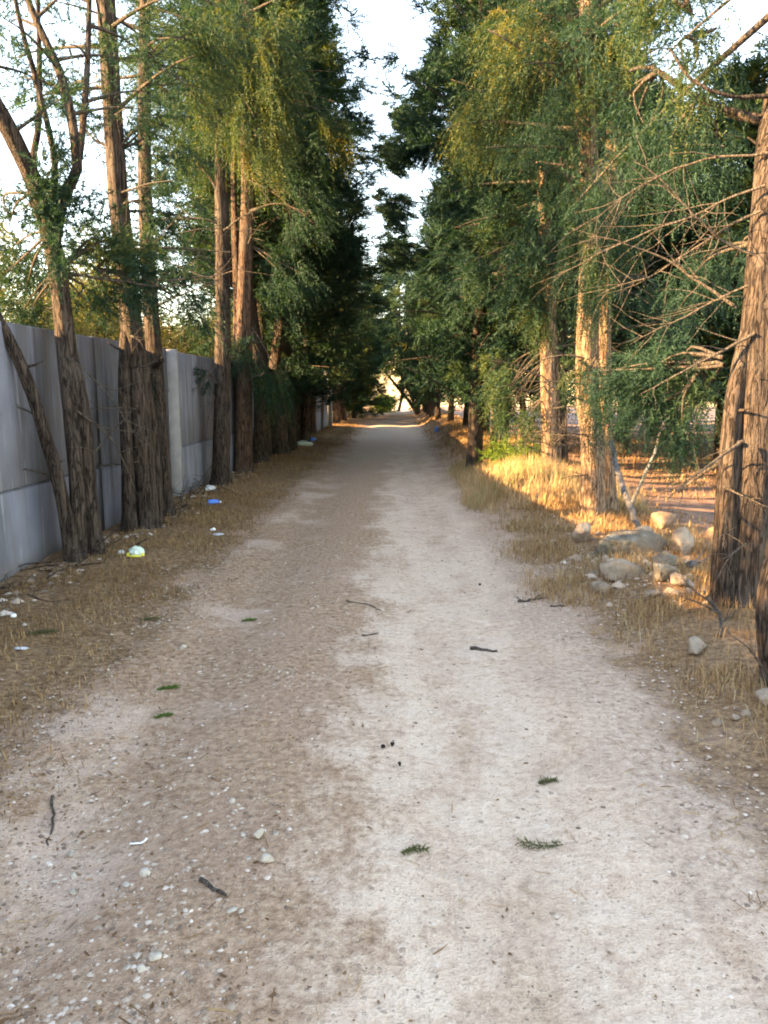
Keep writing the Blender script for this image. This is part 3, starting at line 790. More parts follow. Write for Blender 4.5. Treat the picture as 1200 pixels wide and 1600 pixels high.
# ---- left row, further along: shared crowns
LEFT = [(-2.79, 15.65, 2, 0.13, 1.35, 'first dense cypress past the two bare trunks on the left'),
        (-2.85, 16.75, 3, 0.12, 1.3, 'slim cypress close against the wall behind the first dense left tree'),
        (-2.62, 17.45, 2, 0.16, 1.4, 'thick trunked cypress with foliage hanging over the track on the left'),
        (-2.50, 18.6, 4, 0.10, 1.15, 'cypress with its drooping skirt nearest the left edge of the track'),
        (-2.75, 20.9, 2, 0.13, 1.45, 'dark cypress beside the pale green bag on the left'),
        (-2.75, 22.6, 4, 0.13, 1.35, 'dark cypress beside the small blue bottle on the left')]
for i, (x, y, v, r0, s, lab) in enumerate(LEFT):
    dense_tree(x, y, v, r0, lab, i * 1.1 + 0.3, (s, s, 1.0), GL, 2 if i in (2, 3, 4) else 1, i)
for i, y in enumerate([28.5, 33.2, 36.5, 44.0]):
    dense_tree((-2.85, -2.6, -2.45, -2.3)[i] + 0.1 * rr.uniform(-1, 1), y, (2, 3, 2, 0, 3, 1)[i], 0.13, 'tall dark cypress far along the left side of the track, past the blue bottle', i * 1.7, (1.3, 1.3, rr.uniform(0.66, 0.8)), GL, 1, 20 + i, bark='bark_red')

# ---- right row, near
b = (1.84, 3.62)
near_tree('cypress_tree', 'cypress trunk cut by the right edge of the photo', b, [
    (rel(b, [(1.93, 3.62, 0.0), (1.85, 3.64, 0.42), (1.89, 3.67, 0.77), (1.99, 3.75, 1.22), (2.14, 3.9, 1.84), (2.6, 3.95, 4.0), (2.6, 3.9, 7.0), (2.6, 3.9, 10.0)]), 0.085, 0.03),
  ], [
    (0, dict(z0=3.6, z1=9.8, nb=44, prof=lambda f: 1.2 * (1 - 0.6 * f), elev=0.1, dens=34, hang=0.25, **FINE)),
  ], [], GR, 110, dead=[
    (rel(b, [(1.78, 3.55, 0.13)])[0], (-0.5, -0.1, 0.8), 0.35, 0.008, 5),
  ])

b = (2.24, 5.06)
near_tree('cypress_tree', 'big leaning cypress with fissured grey bark and bare boughs beside the rock pile', b, [
    (rel(b, [(2.33, 5.05, 0.0), (2.33, 5.05, 0.7), (2.34, 5.08, 1.33), (2.36, 5.12, 1.94), (2.4, 5.2, 2.55), (2.52, 5.4, 3.39), (2.9, 5.6, 5.0), (3.0, 5.7, 8.0), (3.0, 5.7, 11.0)]), 0.135, 0.04),
    (rel(b, [(2.17, 4.98, 0.0), (2.16, 4.98, 0.46), (2.16, 5.0, 0.96), (2.19, 5.05, 1.46), (2.27, 5.1, 1.86)]), 0.072, 0.05),
    (rel(b, [(2.47, 5.35, 3.21), (2.26, 5.5, 3.31), (2.05, 5.7, 3.49), (1.81, 5.9, 3.75), (1.71, 6.1, 3.81)]), 0.036, 0.009),
    (rel(b, [(2.44, 5.35, 3.37), (2.13, 5.3, 3.35), (1.88, 5.3, 3.45), (1.79, 5.5, 3.72)]), 0.016, 0.005),
  ], [
    (0, dict(z0=3.9, z1=10.8, nb=62, prof=lambda f: 1.7 * (1 - 0.6 * f), elev=0.05, dens=34, hang=0.25, **FINE)),
  ], [
    (rel(b, [(1.88, 6.2, 1.59)])[0], (0.22, 0.3, 0.14), 120, 0.9, 0.05, 0.5, rel(b, [(2.28, 5.6, 1.68)])[0]),
    (rel(b, [(2.1, 6.0, 1.74)])[0], (0.2, 0.3, 0.10), 110, 0.7, 0.15, 0.6, rel(b, [(2.28, 5.5, 1.72)])[0]),
    (rel(b, [(2.06, 6.1, 1.4)])[0], (0.22, 0.3, 0.16), 130, 1.1, 0.1, 0.6, rel(b, [(2.23, 5.7, 1.72)])[0]),
    (rel(b, [(2.21, 6.0, 1.23)])[0], (0.14, 0.2, 0.12), 70, 1.3, 0.3, 0.75, rel(b, [(2.23, 5.7, 1.68)])[0]),
    (rel(b, [(2.26, 5.8, 1.54)])[0], (0.12, 0.2, 0.10), 60, 1.0, 0.45, 0.8, rel(b, [(2.29, 5.5, 1.67)])[0]),
    (rel(b, [(2.1, 5.9, 3.22)])[0], (0.3, 0.35, 0.25), 130, 1.6, 0.1, 0.6, rel(b, [(2.07, 5.7, 3.49)])[0]),
    (rel(b, [(1.83, 6.2, 3.45)])[0], (0.2, 0.3, 0.25), 90, 1.8, 0.1, 0.6, rel(b, [(1.86, 5.9, 3.73)])[0]),
    (rel(b, [(2.0, 5.6, 3.7)])[0], (0.12, 0.2, 0.2), 70, 1.8, 0.5, 0.9, rel(b, [(2.02, 5.7, 3.86)])[0]),
    (rel(b, [(1.74, 5.6, 4.05)])[0], (0.2, 0.2, 0.1), 90, 0.8, 0.5, 0.9, rel(b, [(1.96, 5.6, 3.97)])[0]),
    (rel(b, [(2.43, 6.2, 2.42)])[0], (0.3, 0.4, 0.2), 110, 1.2, 0.0, 0.5, rel(b, [(2.4, 5.4, 2.47)])[0]),
  ], GR, 111, dead=[
    (rel(b, [(2.29, 5.1, 2.34)])[0], (-0.9, 0.2, 0.25), 1.02, 0.0105, 18),
    (rel(b, [(2.29, 5.1, 2.61)])[0], (-0.9, 0.3, -0.25), 1.16, 0.0105, 18),
    (rel(b, [(2.3, 5.1, 2.76)])[0], (-0.9, 0.4, -0.15), 1.36, 0.0105, 18),
    (rel(b, [(2.33, 5.1, 2.18)])[0], (-0.8, 0.1, -0.25), 0.88, 0.009, 18),
    (rel(b, [(2.35, 5.2, 2.98)])[0], (-0.9, 0.5, -0.05), 1.29, 0.010, 18),
    (rel(b, [(2.26, 5.0, 1.85)])[0], (-0.7, -0.1, -0.35), 0.8, 0.012, 5),
    (rel(b, [(2.22, 5.2, 2.03)])[0], (-0.6, 0.2, 0.5), 1.1, 0.012, 9),
    (rel(b, [(2.19, 4.9, 1.18)])[0], (-0.6, -0.3, -0.45), 0.8, 0.012, 5),
    (rel(b, [(2.09, 4.9, 0.89)])[0], (0.3, -0.7, -0.1), 0.35, 0.008, 7),
    (rel(b, [(2.12, 4.9, 0.73)])[0], (-0.3, -0.7, -0.3), 0.4, 0.008, 8),
    (rel(b, [(2.26, 4.9, 0.52)])[0], (-0.6, -0.5, -0.2), 0.5, 0.008, 6),
  ])

b = (2.30, 8.62)
near_tree('cypress_tree', 'twin stemmed cypress behind the rock pile with long sprays hanging beside it', b, [
    (rel(b, [(2.22, 8.58, 0.0), (2.18, 8.58, 0.86), (2.11, 8.6, 1.42), (2.08, 8.6, 2.11), (2.08, 8.6, 2.91), (2.01, 8.6, 3.89), (1.94, 8.6, 5.07), (2.1, 8.7, 7.0), (2.1, 8.7, 10.5)]), 0.13, 0.03),
    (rel(b, [(2.48, 8.9, 0.0), (2.41, 8.9, 0.84), (2.34, 8.9, 1.85), (2.32, 8.9, 2.76), (2.34, 8.9, 3.97), (2.35, 8.9, 5.25), (2.6, 9.0, 8.0)]), 0.10, 0.02),
  ], [
    (0, dict(z0=3.5, z1=10.3, nb=76, prof=lambda f: 1.5 * (1 - 0.6 * f), elev=0.1, dens=46, hang=0.25, **FINE)),
    (1, dict(z0=3.9, z1=8.0, nb=20, prof=lambda f: 1.0 * (1 - 0.6 * f), elev=0.1, dens=32, hang=0.25, **FINE)),
  ], [
    (rel(b, [(2.0, 7.8, 3.31)])[0], (0.07, 0.07, 0.16), 60, 2.5, 0.45, 0.8, rel(b, [(2.12, 8.2, 3.83)])[0]),
    (rel(b, [(1.98, 7.8, 2.96)])[0], (0.08, 0.07, 0.2), 90, 3.0, 0.5, 0.85, rel(b, [(2.04, 7.9, 3.46)])[0]),
    (rel(b, [(1.93, 7.8, 2.54)])[0], (0.07, 0.07, 0.14), 60, 3.0, 0.5, 0.85, rel(b, [(1.98, 7.8, 3.08)])[0]),
    (rel(b, [(2.19, 8.0, 3.12)])[0], (0.07, 0.07, 0.22), 80, 3.0, 0.3, 0.7, rel(b, [(2.24, 8.2, 3.71)])[0]),
    (rel(b, [(1.8, 8.2, 3.1)])[0], (0.08, 0.08, 0.2), 60, 2.5, 0.4, 0.8, rel(b, [(1.98, 8.5, 3.61)])[0]),
    (rel(b, [(2.14, 8.1, 1.43)])[0], (0.12, 0.12, 0.2), 80, 1.8, 0.4, 0.8, rel(b, [(2.13, 8.4, 1.83)])[0]),
    (rel(b, [(1.91, 8.3, 1.69)])[0], (0.1, 0.1, 0.08), 26, 0.9, 0.5, 0.9, rel(b, [(2.09, 8.5, 1.7)])[0]),
    (rel(b, [(1.86, 8.3, 4.94)])[0], (0.35, 0.25, 0.4), 200, 0.8, 0.0, 0.8, rel(b, [(1.94, 8.6, 5.07)])[0]),
    (rel(b, [(1.84, 8.3, 4.29)])[0], (0.3, 0.25, 0.35), 170, 0.8, 0.0, 0.8, rel(b, [(1.97, 8.6, 4.45)])[0]),
    (rel(b, [(1.96, 8.2, 3.47)])[0], (0.2, 0.15, 0.3), 120, 0.9, 0.1, 0.9, rel(b, [(2.03, 8.6, 3.76)])[0]),
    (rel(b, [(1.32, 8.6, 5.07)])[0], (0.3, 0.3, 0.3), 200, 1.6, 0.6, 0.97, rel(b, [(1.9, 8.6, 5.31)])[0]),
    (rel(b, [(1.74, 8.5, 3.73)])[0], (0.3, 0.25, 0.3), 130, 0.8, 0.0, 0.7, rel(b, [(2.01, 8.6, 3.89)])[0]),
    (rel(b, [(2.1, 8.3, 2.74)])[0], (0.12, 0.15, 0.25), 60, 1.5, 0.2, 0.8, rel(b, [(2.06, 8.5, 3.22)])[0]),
    (rel(b, [(1.09, 9.3, 4.56)])[0], (0.3, 0.4, 0.28), 260, 1.8, 0.65, 0.97, rel(b, [(1.88, 8.7, 4.8)])[0]),  # hanging clump tinted gold as if sunlit
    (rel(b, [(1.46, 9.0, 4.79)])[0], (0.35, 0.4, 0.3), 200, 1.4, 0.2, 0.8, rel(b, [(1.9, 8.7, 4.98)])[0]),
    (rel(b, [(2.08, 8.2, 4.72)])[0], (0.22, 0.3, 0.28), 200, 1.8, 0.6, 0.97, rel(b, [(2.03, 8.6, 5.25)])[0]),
    (rel(b, [(2.91, 8.6, 2.38)])[0], (0.4, 0.5, 0.25), 130, 1.0, 0.0, 0.5, rel(b, [(2.35, 8.9, 2.69)])[0]),
  ], GR, 112, dead=[
    (rel(b, [(2.07, 8.5, 1.83)])[0], (-0.8, -0.3, 0.2), 0.9, 0.013, 7),
    (rel(b, [(2.1, 8.5, 1.56)])[0], (-0.9, -0.2, 0.1), 0.9, 0.012, 7),
    (rel(b, [(2.09, 8.5, 1.36)])[0], (-0.8, -0.5, 0.25), 0.8, 0.012, 8),
    (rel(b, [(2.1, 8.5, 2.37)])[0], (0.8, -0.3, 0.4), 1.2, 0.014, 9),
    (rel(b, [(2.32, 8.8, 2.13)])[0], (0.8, -0.4, 0.1), 1.3, 0.014, 9),
    (rel(b, [(1.97, 8.5, 3.35)])[0], (-0.4, -0.5, 0.7), 0.7, 0.018, 5),
    (rel(b, [(2.11, 8.5, 1.01)])[0], (-0.7, -0.5, 0.1), 0.7, 0.010, 8),
    (rel(b, [(2.14, 8.5, 0.58)])[0], (-0.5, -0.6, -0.1), 0.6, 0.009, 8),
  ], bark='bark_sunlit')

b = (2.26, 11.14)
near_tree('cypress_tree', 'sunlit pinkish trunk standing in the bright patch of tall dry grass', b, [
    (rel(b, [(2.26, 11.14, 0.0), (2.21, 11.14, 0.85), (2.15, 11.14, 1.94), (2.14, 11.14, 2.82), (2.05, 11.2, 3.94), (2.0, 11.2, 5.43), (2.2, 11.3, 8.0), (2.2, 11.3, 11.5)]), 0.105, 0.03),
    (rel(b, [(2.42, 11.3, 0.0), (2.37, 11.3, 0.84), (2.3, 11.3, 1.94), (2.25, 11.3, 2.75)]), 0.04, 0.02),
  ], [
    (0, dict(z0=2.7, z1=11.2, nb=105, prof=lambda f: 1.5 * (1 - 0.6 * f), elev=0.1, dens=54, hang=0.25, pl=0.26, K=24, tl=0.075, tw=0.0155, droop=0.15)),
  ], [
    (rel(b, [(2.02, 10.8, 3.03)])[0], (0.4, 0.3, 0.35), 150, 0.6, 0.1, 0.8, rel(b, [(2.07, 11.1, 3.33)])[0]),
    (rel(b, [(1.87, 10.7, 3.75)])[0], (0.5, 0.3, 0.4), 170, 0.6, 0.0, 0.7, rel(b, [(2.03, 11.1, 4.0)])[0]),
    (rel(b, [(1.93, 10.7, 4.55)])[0], (0.5, 0.3, 0.5), 190, 0.6, 0.0, 0.8, rel(b, [(2.0, 11.1, 4.83)])[0]),
    (rel(b, [(1.94, 10.7, 5.48)])[0], (0.5, 0.3, 0.5), 190, 0.8, 0.0, 0.9, rel(b, [(1.97, 11.1, 5.79)])[0]),
    (rel(b, [(1.23, 10.9, 3.13)])[0], (0.5, 0.4, 0.5), 150, 0.6, 0.0, 0.6, rel(b, [(2.04, 11.1, 3.5)])[0]),
    (rel(b, [(2.01, 11.0, 2.54)])[0], (0.22, 0.25, 0.18), 90, 0.9, 0.6, 0.95, rel(b, [(2.12, 11.1, 2.9)])[0]),
    (rel(b, [(1.63, 11.6, 1.63)])[0], (0.25, 0.3, 0.25), 100, 1.2, 0.5, 0.9, rel(b, [(2.15, 11.2, 2.12)])[0]),
    (rel(b, [(1.72, 11.8, 1.2)])[0], (0.22, 0.3, 0.15), 70, 1.2, 0.45, 0.9, rel(b, [(2.16, 11.2, 1.94)])[0]),
    (rel(b, [(2.63, 11.4, 1.58)])[0], (0.2, 0.3, 0.25), 70, 1.0, 0.1, 0.6, rel(b, [(2.21, 11.2, 2.12)])[0]),
    (rel(b, [(1.96, 11.2, 1.03)])[0], (0.16, 0.2, 0.18), 50, 0.8, 0.6, 0.95, rel(b, [(2.18, 11.2, 1.4)])[0]),
  ], GR, 113, dead=[
    (rel(b, [(2.19, 11.1, 1.04)])[0], (0.19, -0.76, 0.62), 0.74, 0.0085, 14),
    (rel(b, [(2.21, 11.1, 0.23)])[0], (-0.87, -0.89, 0.55), 0.63, 0.0085, 14),
    (rel(b, [(2.19, 11.1, 1.05)])[0], (-0.62, -0.11, 0.29), 0.77, 0.0085, 14),
    (rel(b, [(2.2, 11.1, 0.66)])[0], (0.28, -0.73, 0.37), 0.93, 0.0085, 14),
    (rel(b, [(2.21, 11.1, 0.37)])[0], (-0.22, -0.88, 0.50), 0.58, 0.0085, 14),
    (rel(b, [(2.21, 11.1, 0.2)])[0], (-0.91, -0.04, 0.54), 0.63, 0.0085, 14),
    (rel(b, [(2.21, 11.1, 0.19)])[0], (0.44, 0.07, 0.44), 0.96, 0.0085, 14),
    (rel(b, [(2.2, 11.1, 0.66)])[0], (0.46, -0.27, 0.67), 0.57, 0.0085, 14),
    (rel(b, [(2.2, 11.1, 0.74)])[0], (-0.81, -0.75, -0.00), 0.98, 0.0085, 14),
    (rel(b, [(2.2, 11.1, 0.57)])[0], (0.56, 0.04, 0.18), 0.92, 0.0085, 14),
    (rel(b, [(2.21, 11.1, 0.25)])[0], (-0.30, -0.26, 0.33), 0.95, 0.0085, 14),
    (rel(b, [(2.17, 11.1, 1.52)])[0], (0.71, 0.19, 0.40), 0.58, 0.0085, 14),
    (rel(b, [(2.19, 11.1, 0.83)])[0], (0.93, 0.10, 0.31), 0.86, 0.0085, 14),
    (rel(b, [(2.18, 11.1, 1.09)])[0], (0.27, 0.19, 0.04), 0.56, 0.0085, 14),
    (rel(b, [(2.15, 11.1, 2.11)])[0], (0.85, -0.3, 0.0), 1.0, 0.013, 7),
    (rel(b, [(2.16, 11.1, 1.94)])[0], (0.8, -0.4, 0.2), 1.0, 0.012, 8),
    (rel(b, [(2.16, 11.1, 1.67)])[0], (-0.8, -0.3, 0.1), 1.0, 0.012, 9),
    (rel(b, [(2.17, 11.1, 1.58)])[0], (-0.8, -0.3, -0.3), 0.9, 0.012, 9),
    (rel(b, [(2.18, 11.1, 1.22)])[0], (0.7, -0.5, 0.2), 0.8, 0.012, 9),
    (rel(b, [(2.1, 11.1, 3.07)])[0], (-0.8, -0.3, 0.3), 0.9, 0.016, 9),
    (rel(b, [(2.11, 11.1, 2.81)])[0], (0.4, -0.5, 0.6), 0.8, 0.014, 7),
    (rel(b, [(2.19, 11.1, 1.04)])[0], (-0.6, -0.5, 0.0), 0.7, 0.009, 9),
    (rel(b, [(2.2, 11.1, 0.86)])[0], (0.6, -0.5, 0.0), 0.7, 0.009, 9),
    (rel(b, [(2.21, 11.1, 0.58)])[0], (-0.7, -0.3, 0.2), 0.7, 0.009, 9),
    (rel(b, [(2.1, 11.1, 3.41)])[0], (-0.7, -0.5, 0.0), 0.9, 0.012, 9),
  ], bark='bark_sunlit')

b = (2.35, 20.4)
near_tree('cypress_tree', 'cypress whose thin branch reaches across the sky gap from the right', b, [
    ([(0, 0, -0.1), (0.05, 0, 3), (0, 0, 7), (0, 0, 11.5)], 0.11, 0.03),
    (rel(b, [(2.35, 20.4, 6.2), (1.75, 20.3, 8.04), (1.26, 20.2, 8.6), (0.72, 20.0, 7.58)]), 0.035, 0.008)],
    [(0, dict(z0=2.0, z1=11.3, nb=80, prof=lambda f: 1.05 * (1 - 0.5 * f), elev=0.1, dens=36, hang=0.25, pl=0.46, K=20, tl=0.105, tw=0.017, droop=0.25))],
    [(rel(b, [(0.95, 20.2, 8.6)])[0], (0.42, 0.4, 0.55), 300, 0.5, 0.0, 0.6, rel(b, [(1.83, 20.3, 8.04)])[0]),
     (rel(b, [(0.72, 20.0, 7.58)])[0], (0.5, 0.4, 0.45), 320, 0.8, 0.0, 0.6, rel(b, [(1.83, 20.3, 8.04)])[0]),
     (rel(b, [(1.1, 20.2, 9.32)])[0], (0.3, 0.4, 0.4), 130, 0.4, 0.0, 0.6, rel(b, [(1.82, 20.3, 8.33)])[0])], GR, 118)

b = (-2.7, 24.9)
near_tree('cypress_tree', 'cypress whose tufted branches reach over the lane from the left past the wall', b, [
    ([(0, 0, -0.1), (0.05, 0, 3), (0, 0, 7), (0, 0, 12.5)], 0.12, 0.03)],
    [(0, dict(z0=2.6, z1=12.2, nb=90, prof=lambda f: 1.5 * (1 - 0.5 * f), elev=0.15, dens=38, hang=0.2, pl=0.3, K=20, tl=0.10, tw=0.021, droop=0.15))],
    [(rel(b, [(-0.37, 24.9, 6.94)])[0], (0.6, 0.5, 0.5), 240, 0.5, 0.0, 0.6, rel(b, [(-1.95, 24.9, 7.14)])[0]),
     (rel(b, [(-0.07, 24.6, 5.66)])[0], (0.45, 0.5, 0.45), 180, 0.5, 0.0, 0.7, rel(b, [(-1.97, 24.9, 6.0)])[0]),
     (rel(b, [(-0.28, 24.9, 8.62)])[0], (0.55, 0.5, 0.5), 220, 0.5, 0.0, 0.6, rel(b, [(-1.84, 24.9, 8.62)])[0]),
     (rel(b, [(0.01, 24.9, 9.71)])[0], (0.45, 0.5, 0.4), 170, 0.5, 0.0, 0.6, rel(b, [(-1.83, 24.9, 9.54)])[0])], GL, 119, bark='bark_red')

# slim young trunks between the sunlit trunk and the dark trees
for i, (bx, by, tpx, h0, lab) in enumerate([(1.86, 14.7, 766, 2.2, 'slim lit trunk next to the dark twin trunk on the right'),
                                   (2.03, 14.5, 787, 2.0, 'slim short trunk, middle of three slim lit trunks on the right'),
                                   (2.48, 15.3, 815, 2.4, 'slim lit trunk, third of three, nearest the bright grass patch')]):
    b = (bx, by)
    near_tree('cypress_sapling', lab, b, [([(0, 0, -0.05), (rr.uniform(-.05, .05), 0, 0.8), (rr.uniform(-.1, .1), 0, 1.6), (rr.uniform(-.15, .15), 0, h0 + 2.2)], 0.07, 0.02)],
              [(0, dict(z0=1.9, z1=h0 + 2.1, nb=16, prof=lambda f: 0.7 * (1 - 0.5 * f), elev=0.2, dens=34, hang=0.25, pl=0.42, K=16, tl=0.11, tw=0.021, droop=0.25))], [], 'slim trunks among the right trees', 120 + i, bark='bark_sunlit',
              dead=[((0, 0, 0.5), (-0.7, -0.5, 0.4), 0.8, 0.008, 12), ((0, 0, 0.9), (-0.7, -0.5, 0.3), 0.8, 0.01, 12), ((0, 0, 1.3), (0.6, -0.6, 0.2), 0.9, 0.01, 12), ((0, 0, 1.0), (0.5, -0.6, -0.2), 0.7, 0.008, 12)])

# ---- right row, further along
RIGHT = [(1.42, 14.1, 4, 0.11, 1.1, 'dark twin trunked cypress at the edge of the track on the right'),
         (2.85, 13.2, 4, 0.10, 1.2, 'dense dark cypress set back behind the sunlit trunk'),
         (2.35, 17.0, 4, 0.11, 1.1, 'dense cypress behind the dark twin trunk on the right'),
         (1.95, 19.3, 4, 0.11, 0.95, 'dense cypress beside the sunlit earth bank on the right'),
         (2.3, 21.2, 1, 0.12, 1.0, 'dense cypress behind the sunlit earth bank on the right')]
for i, (x, y, v, r0, s, lab) in enumerate(RIGHT):
    dense_tree(x, y, v, r0, lab, i * 2.3 + 0.9, (s, s, 1.0), GR, 2 if i in (0, 3) else 1, 50 + i)
for i, y in enumerate([23.8, 27.2, 30.6, 34.2, 38.0, 41.5, 45.5]):
    dense_tree((2.05, 1.9, 1.8, 1.7, 1.65, 1.65, 1.6)[i] + 0.12 * rr.uniform(-1, 1), y, (4, 0, 1, 4, 1, 0, 4)[i], 0.12, 'tall dark cypress far along the right side of the track, past the earth bank', i * 1.3, (0.92, 0.92, rr.uniform(0.62, 0.80)), GR, 1, 70 + i)

# ---- the end of the lane
LOWV = len(DENSE)
ax, (lf, lb) = dense_variant(60, 0.25, 7.0, 1.2)
DENSE.append((ax, lf.mesh('crown', M['cypress']), lb.mesh('branches', M['bark']), 0.25, 7.0))
GE = 'cypresses closing the end of the lane'
dense_tree(-2.15, 40.2, LOWV, 0.1, 'low dark cypress left of the bright gap, branches down to the ground', 0.4, (1.15, 1.15, 0.8), GE, 1, 90)
dense_tree(-2.1, 47.5, LOWV, 0.1, 'low dark cypress right behind the bush left of the bright gap', 2.4, (0.9, 0.9, 1.0), GE, 1, 91)
dense_tree(1.45, 48.5, LOWV, 0.1, 'low dark cypress right of the bright gap at the end of the lane', 1.4, (0.95, 0.95, 1.0), GE, 1, 92)
dense_tree(2.2, 43.8, LOWV, 0.1, 'low dark cypress behind the feet of the leaning tree', 3.4, (1.1, 1.1, 0.9), GE, 1, 93)
for i, (x, y) in enumerate([(-4.4, 33.6), (-4.7, 36.4), (-4.3, 39.4), (-4.8, 42.6), (-4.2, 45.8), (-4.6, 49.5), (-4.3, 53.0)]):  # trees added to block the sun and darken the lane end
    dense_tree(x, y, LOWV, 0.1, 'low dark cypress added beyond the end of the wall to shade the lane end', i * 1.9, (1.1, 1.1, 0.75), GE, 1, 95 + i)
b = (1.3, 43.5)
near_tree('leaning_cypress', 'tree leaning left across the bright gap at the end of the lane', b, [
    ([(0, 0, -0.1), (-0.7, 0.2, 0.9), (-1.6, 0.4, 2.0), (-2.6, 0.6, 3.4), (-2.9, 0.6, 5.0)], 0.09, 0.03),
    ([(0.1, 0.1, -0.1), (-0.5, 0.3, 1.2), (-1.2, 0.6, 2.6), (-1.9, 0.9, 4.2), (-2.2, 0.9, 7.0)], 0.07, 0.03)],
    [(0, dict(z0=2.7, z1=5.0, nb=30, prof=lambda f: 1.3, elev=0.1, dens=30, pl=0.6, K=12, tl=0.2, tw=0.04, hang=0.25)),
     (1, dict(z0=2.9, z1=7.0, nb=50, prof=lambda f: 1.6 - f * 0.6, elev=0.1, dens=30, pl=0.6, K=12, tl=0.2, tw=0.04, hang=0.25))], [], GE, 130)
b = (0.2, 55.0)
near_tree('cypress_tree', 'tree with high crown closing the sky above the bright gap', b, [
    ([(0, 0, -0.1), (0.3, 0, 1.6), (0.1, 0, 4), (0, 0, 11.5)], 0.10, 0.03)],
    [(0, dict(z0=3.2, z1=11.3, nb=80, prof=lambda f: 2.5 - 1.3 * f, elev=0.1, dens=30, pl=0.7, K=12, tl=0.24, tw=0.05, hang=0.25))], [], GE, 131)
b = (-0.3, 52.0)
near_tree('green_bush', 'bright green bush in the gap at the end of the lane', b, [([(0, 0, -0.1), (0.05, 0, 0.4)], 0.04, 0.02)], [], [], None, 132)
def shrub(name, label, x, y, r, h, n, seed, mat, leaf=(0.12, 0.03), cat='bush', K=12):
    g = rng_(seed); t = thing(name, label, cat, (x, y, hz(x, y)))
    L = Geo(); S = Geo()
    for i in range(9):
        a = g.random() * 6.28
        p = spline([(0, 0, -0.03), (math.cos(a) * r * 0.4, math.sin(a) * r * 0.4, h * 0.45), (math.cos(a) * r * 0.8, math.sin(a) * r * 0.8, h * g.uniform(0.6, 0.95))], 0.1)
        tube(S, p, np.linspace(0.012, 0.004, len(p)), 5, 0, None, 0.5)
    o = unit(g.normal(size=(n, 3))) * (g.random((n, 1)) ** 0.45) * np.array([r, r, h * 0.48]) + np.array([0, 0, h * 0.5])
    d = unit((o - np.array([0, 0, h * 0.2])) + g.normal(size=(n, 3)) * 0.3)
    plumes(L, o, d, leaf[0] * 2.5 * g.uniform(0.6, 1.4, n), K, leaf[0], leaf[1], g, 0.2, g.random(n))
    c = link('foliage', L.mesh('foliage', mat), t); c['kind'] = 'stuff'
    s = link('stems', S.mesh('stems', M['bark']), t); s['kind'] = 'stuff'
    return t
for o in [o for o in bpy.data.objects if o.name.startswith('green_bush')]:
    for c in [c for c in bpy.data.objects if c.parent == o]: bpy.data.objects.remove(c)
    bpy.data.objects.remove(o)
shrub('green_bush', 'bright green bush in the gap at the end of the lane', -0.75, 52.0, 0.6, 1.0, 300, 140, M['shrub'], (0.2, 0.06))
shrub('green_shoots', 'low yellow green shoots at the foot of the slim lit trunks on the right', 1.95, 13.4, 0.35, 0.5, 110, 141, M['shrub'], (0.10, 0.02), 'shrub')
shrub('green_shoots', 'lit green tuft growing between sunlit trunk and slim trunks', 2.05, 12.1, 0.22, 0.42, 70, 142, M['shrub'], (0.09, 0.018), 'shrub')

# ---- beyond the wall: sunlit olive-like trees, plus three unseen ones added for shade
def olive(seed, H, rad):
    r = rng_(seed); T = Geo(); L = Geo()
    p = spline([(0, 0, -0.1), (0.1, 0.05, H * 0.25), (0.0, 0.1, H * 0.5)], 0.15)
    tube(T, p, np.linspace(0.13, 0.07, len(p)), 8, 0.12, r, 0.4)
    for i in range(16):
        a = i * 2.4; e = r.uniform(0.2, 1.3); q = p[-1 - (i % 4)]
        tip = q + np.array([math.cos(a) * math.cos(e) * rad, math.sin(a) * math.cos(e) * rad, math.sin(e) * H * 0.45])
        b = spline([q, (q + tip) / 2 + r.normal(size=3) * 0.12, tip], 0.15)
        tube(T, b, np.linspace(0.045, 0.008, len(b)), 5, 0, None, r.random())
        n = 110
        s = r.random((n, 1)) ** 0.6
        o = q + (tip - q) * (0.35 + 0.75 * s) + r.normal(size=(n, 3)) * 0.26
        plumes(L, o, r.normal(size=(n, 3)) + np.array([0, 0, 0.3]), 0.35 * r.uniform(0.6, 1.3, n), 12, 0.085, 0.028, r, 0.25, r.random(n))
    return T.mesh('trunk', M['bark'], True), L.mesh('crown', M['olive'])
OL = [olive(200, 4.4, 1.6), olive(201, 5.2, 1.5)]
for i, (x, y, s) in enumerate([(-6.0, 9.6, 0.66), (-6.4, 12.5, 0.8), (-5.6, 14.0, 0.7), (-7.6, 19.8, 0.95), (-5.6, 20.5, 0.8), (-8.5, 22.5, 1.0), (-6.0, 26, 0.9), (-9, 13.5, 0.85), (-10.5, 27, 1.1), (-6.8, 32, 1.0), (-13, 20, 1.0), (-5.7, 4.1, 0.80), (-5.5, 2.5, 0.80), (-5.9, 0.9, 0.78)]):  # last three added out of view to shade the right-hand rocks and grass
    t = thing('olive_tree', 'pale sunlit leafy tree behind the concrete wall', 'tree', (x, y, hz(x, y)), 'sunlit trees beyond the wall', i * 1.9)
    t.scale = (s * 1.15, s * 1.15, s)
    link('trunk', OL[i % 2][0], t); c = link('crown', OL[i % 2][1], t); c['kind'] = 'stuff'

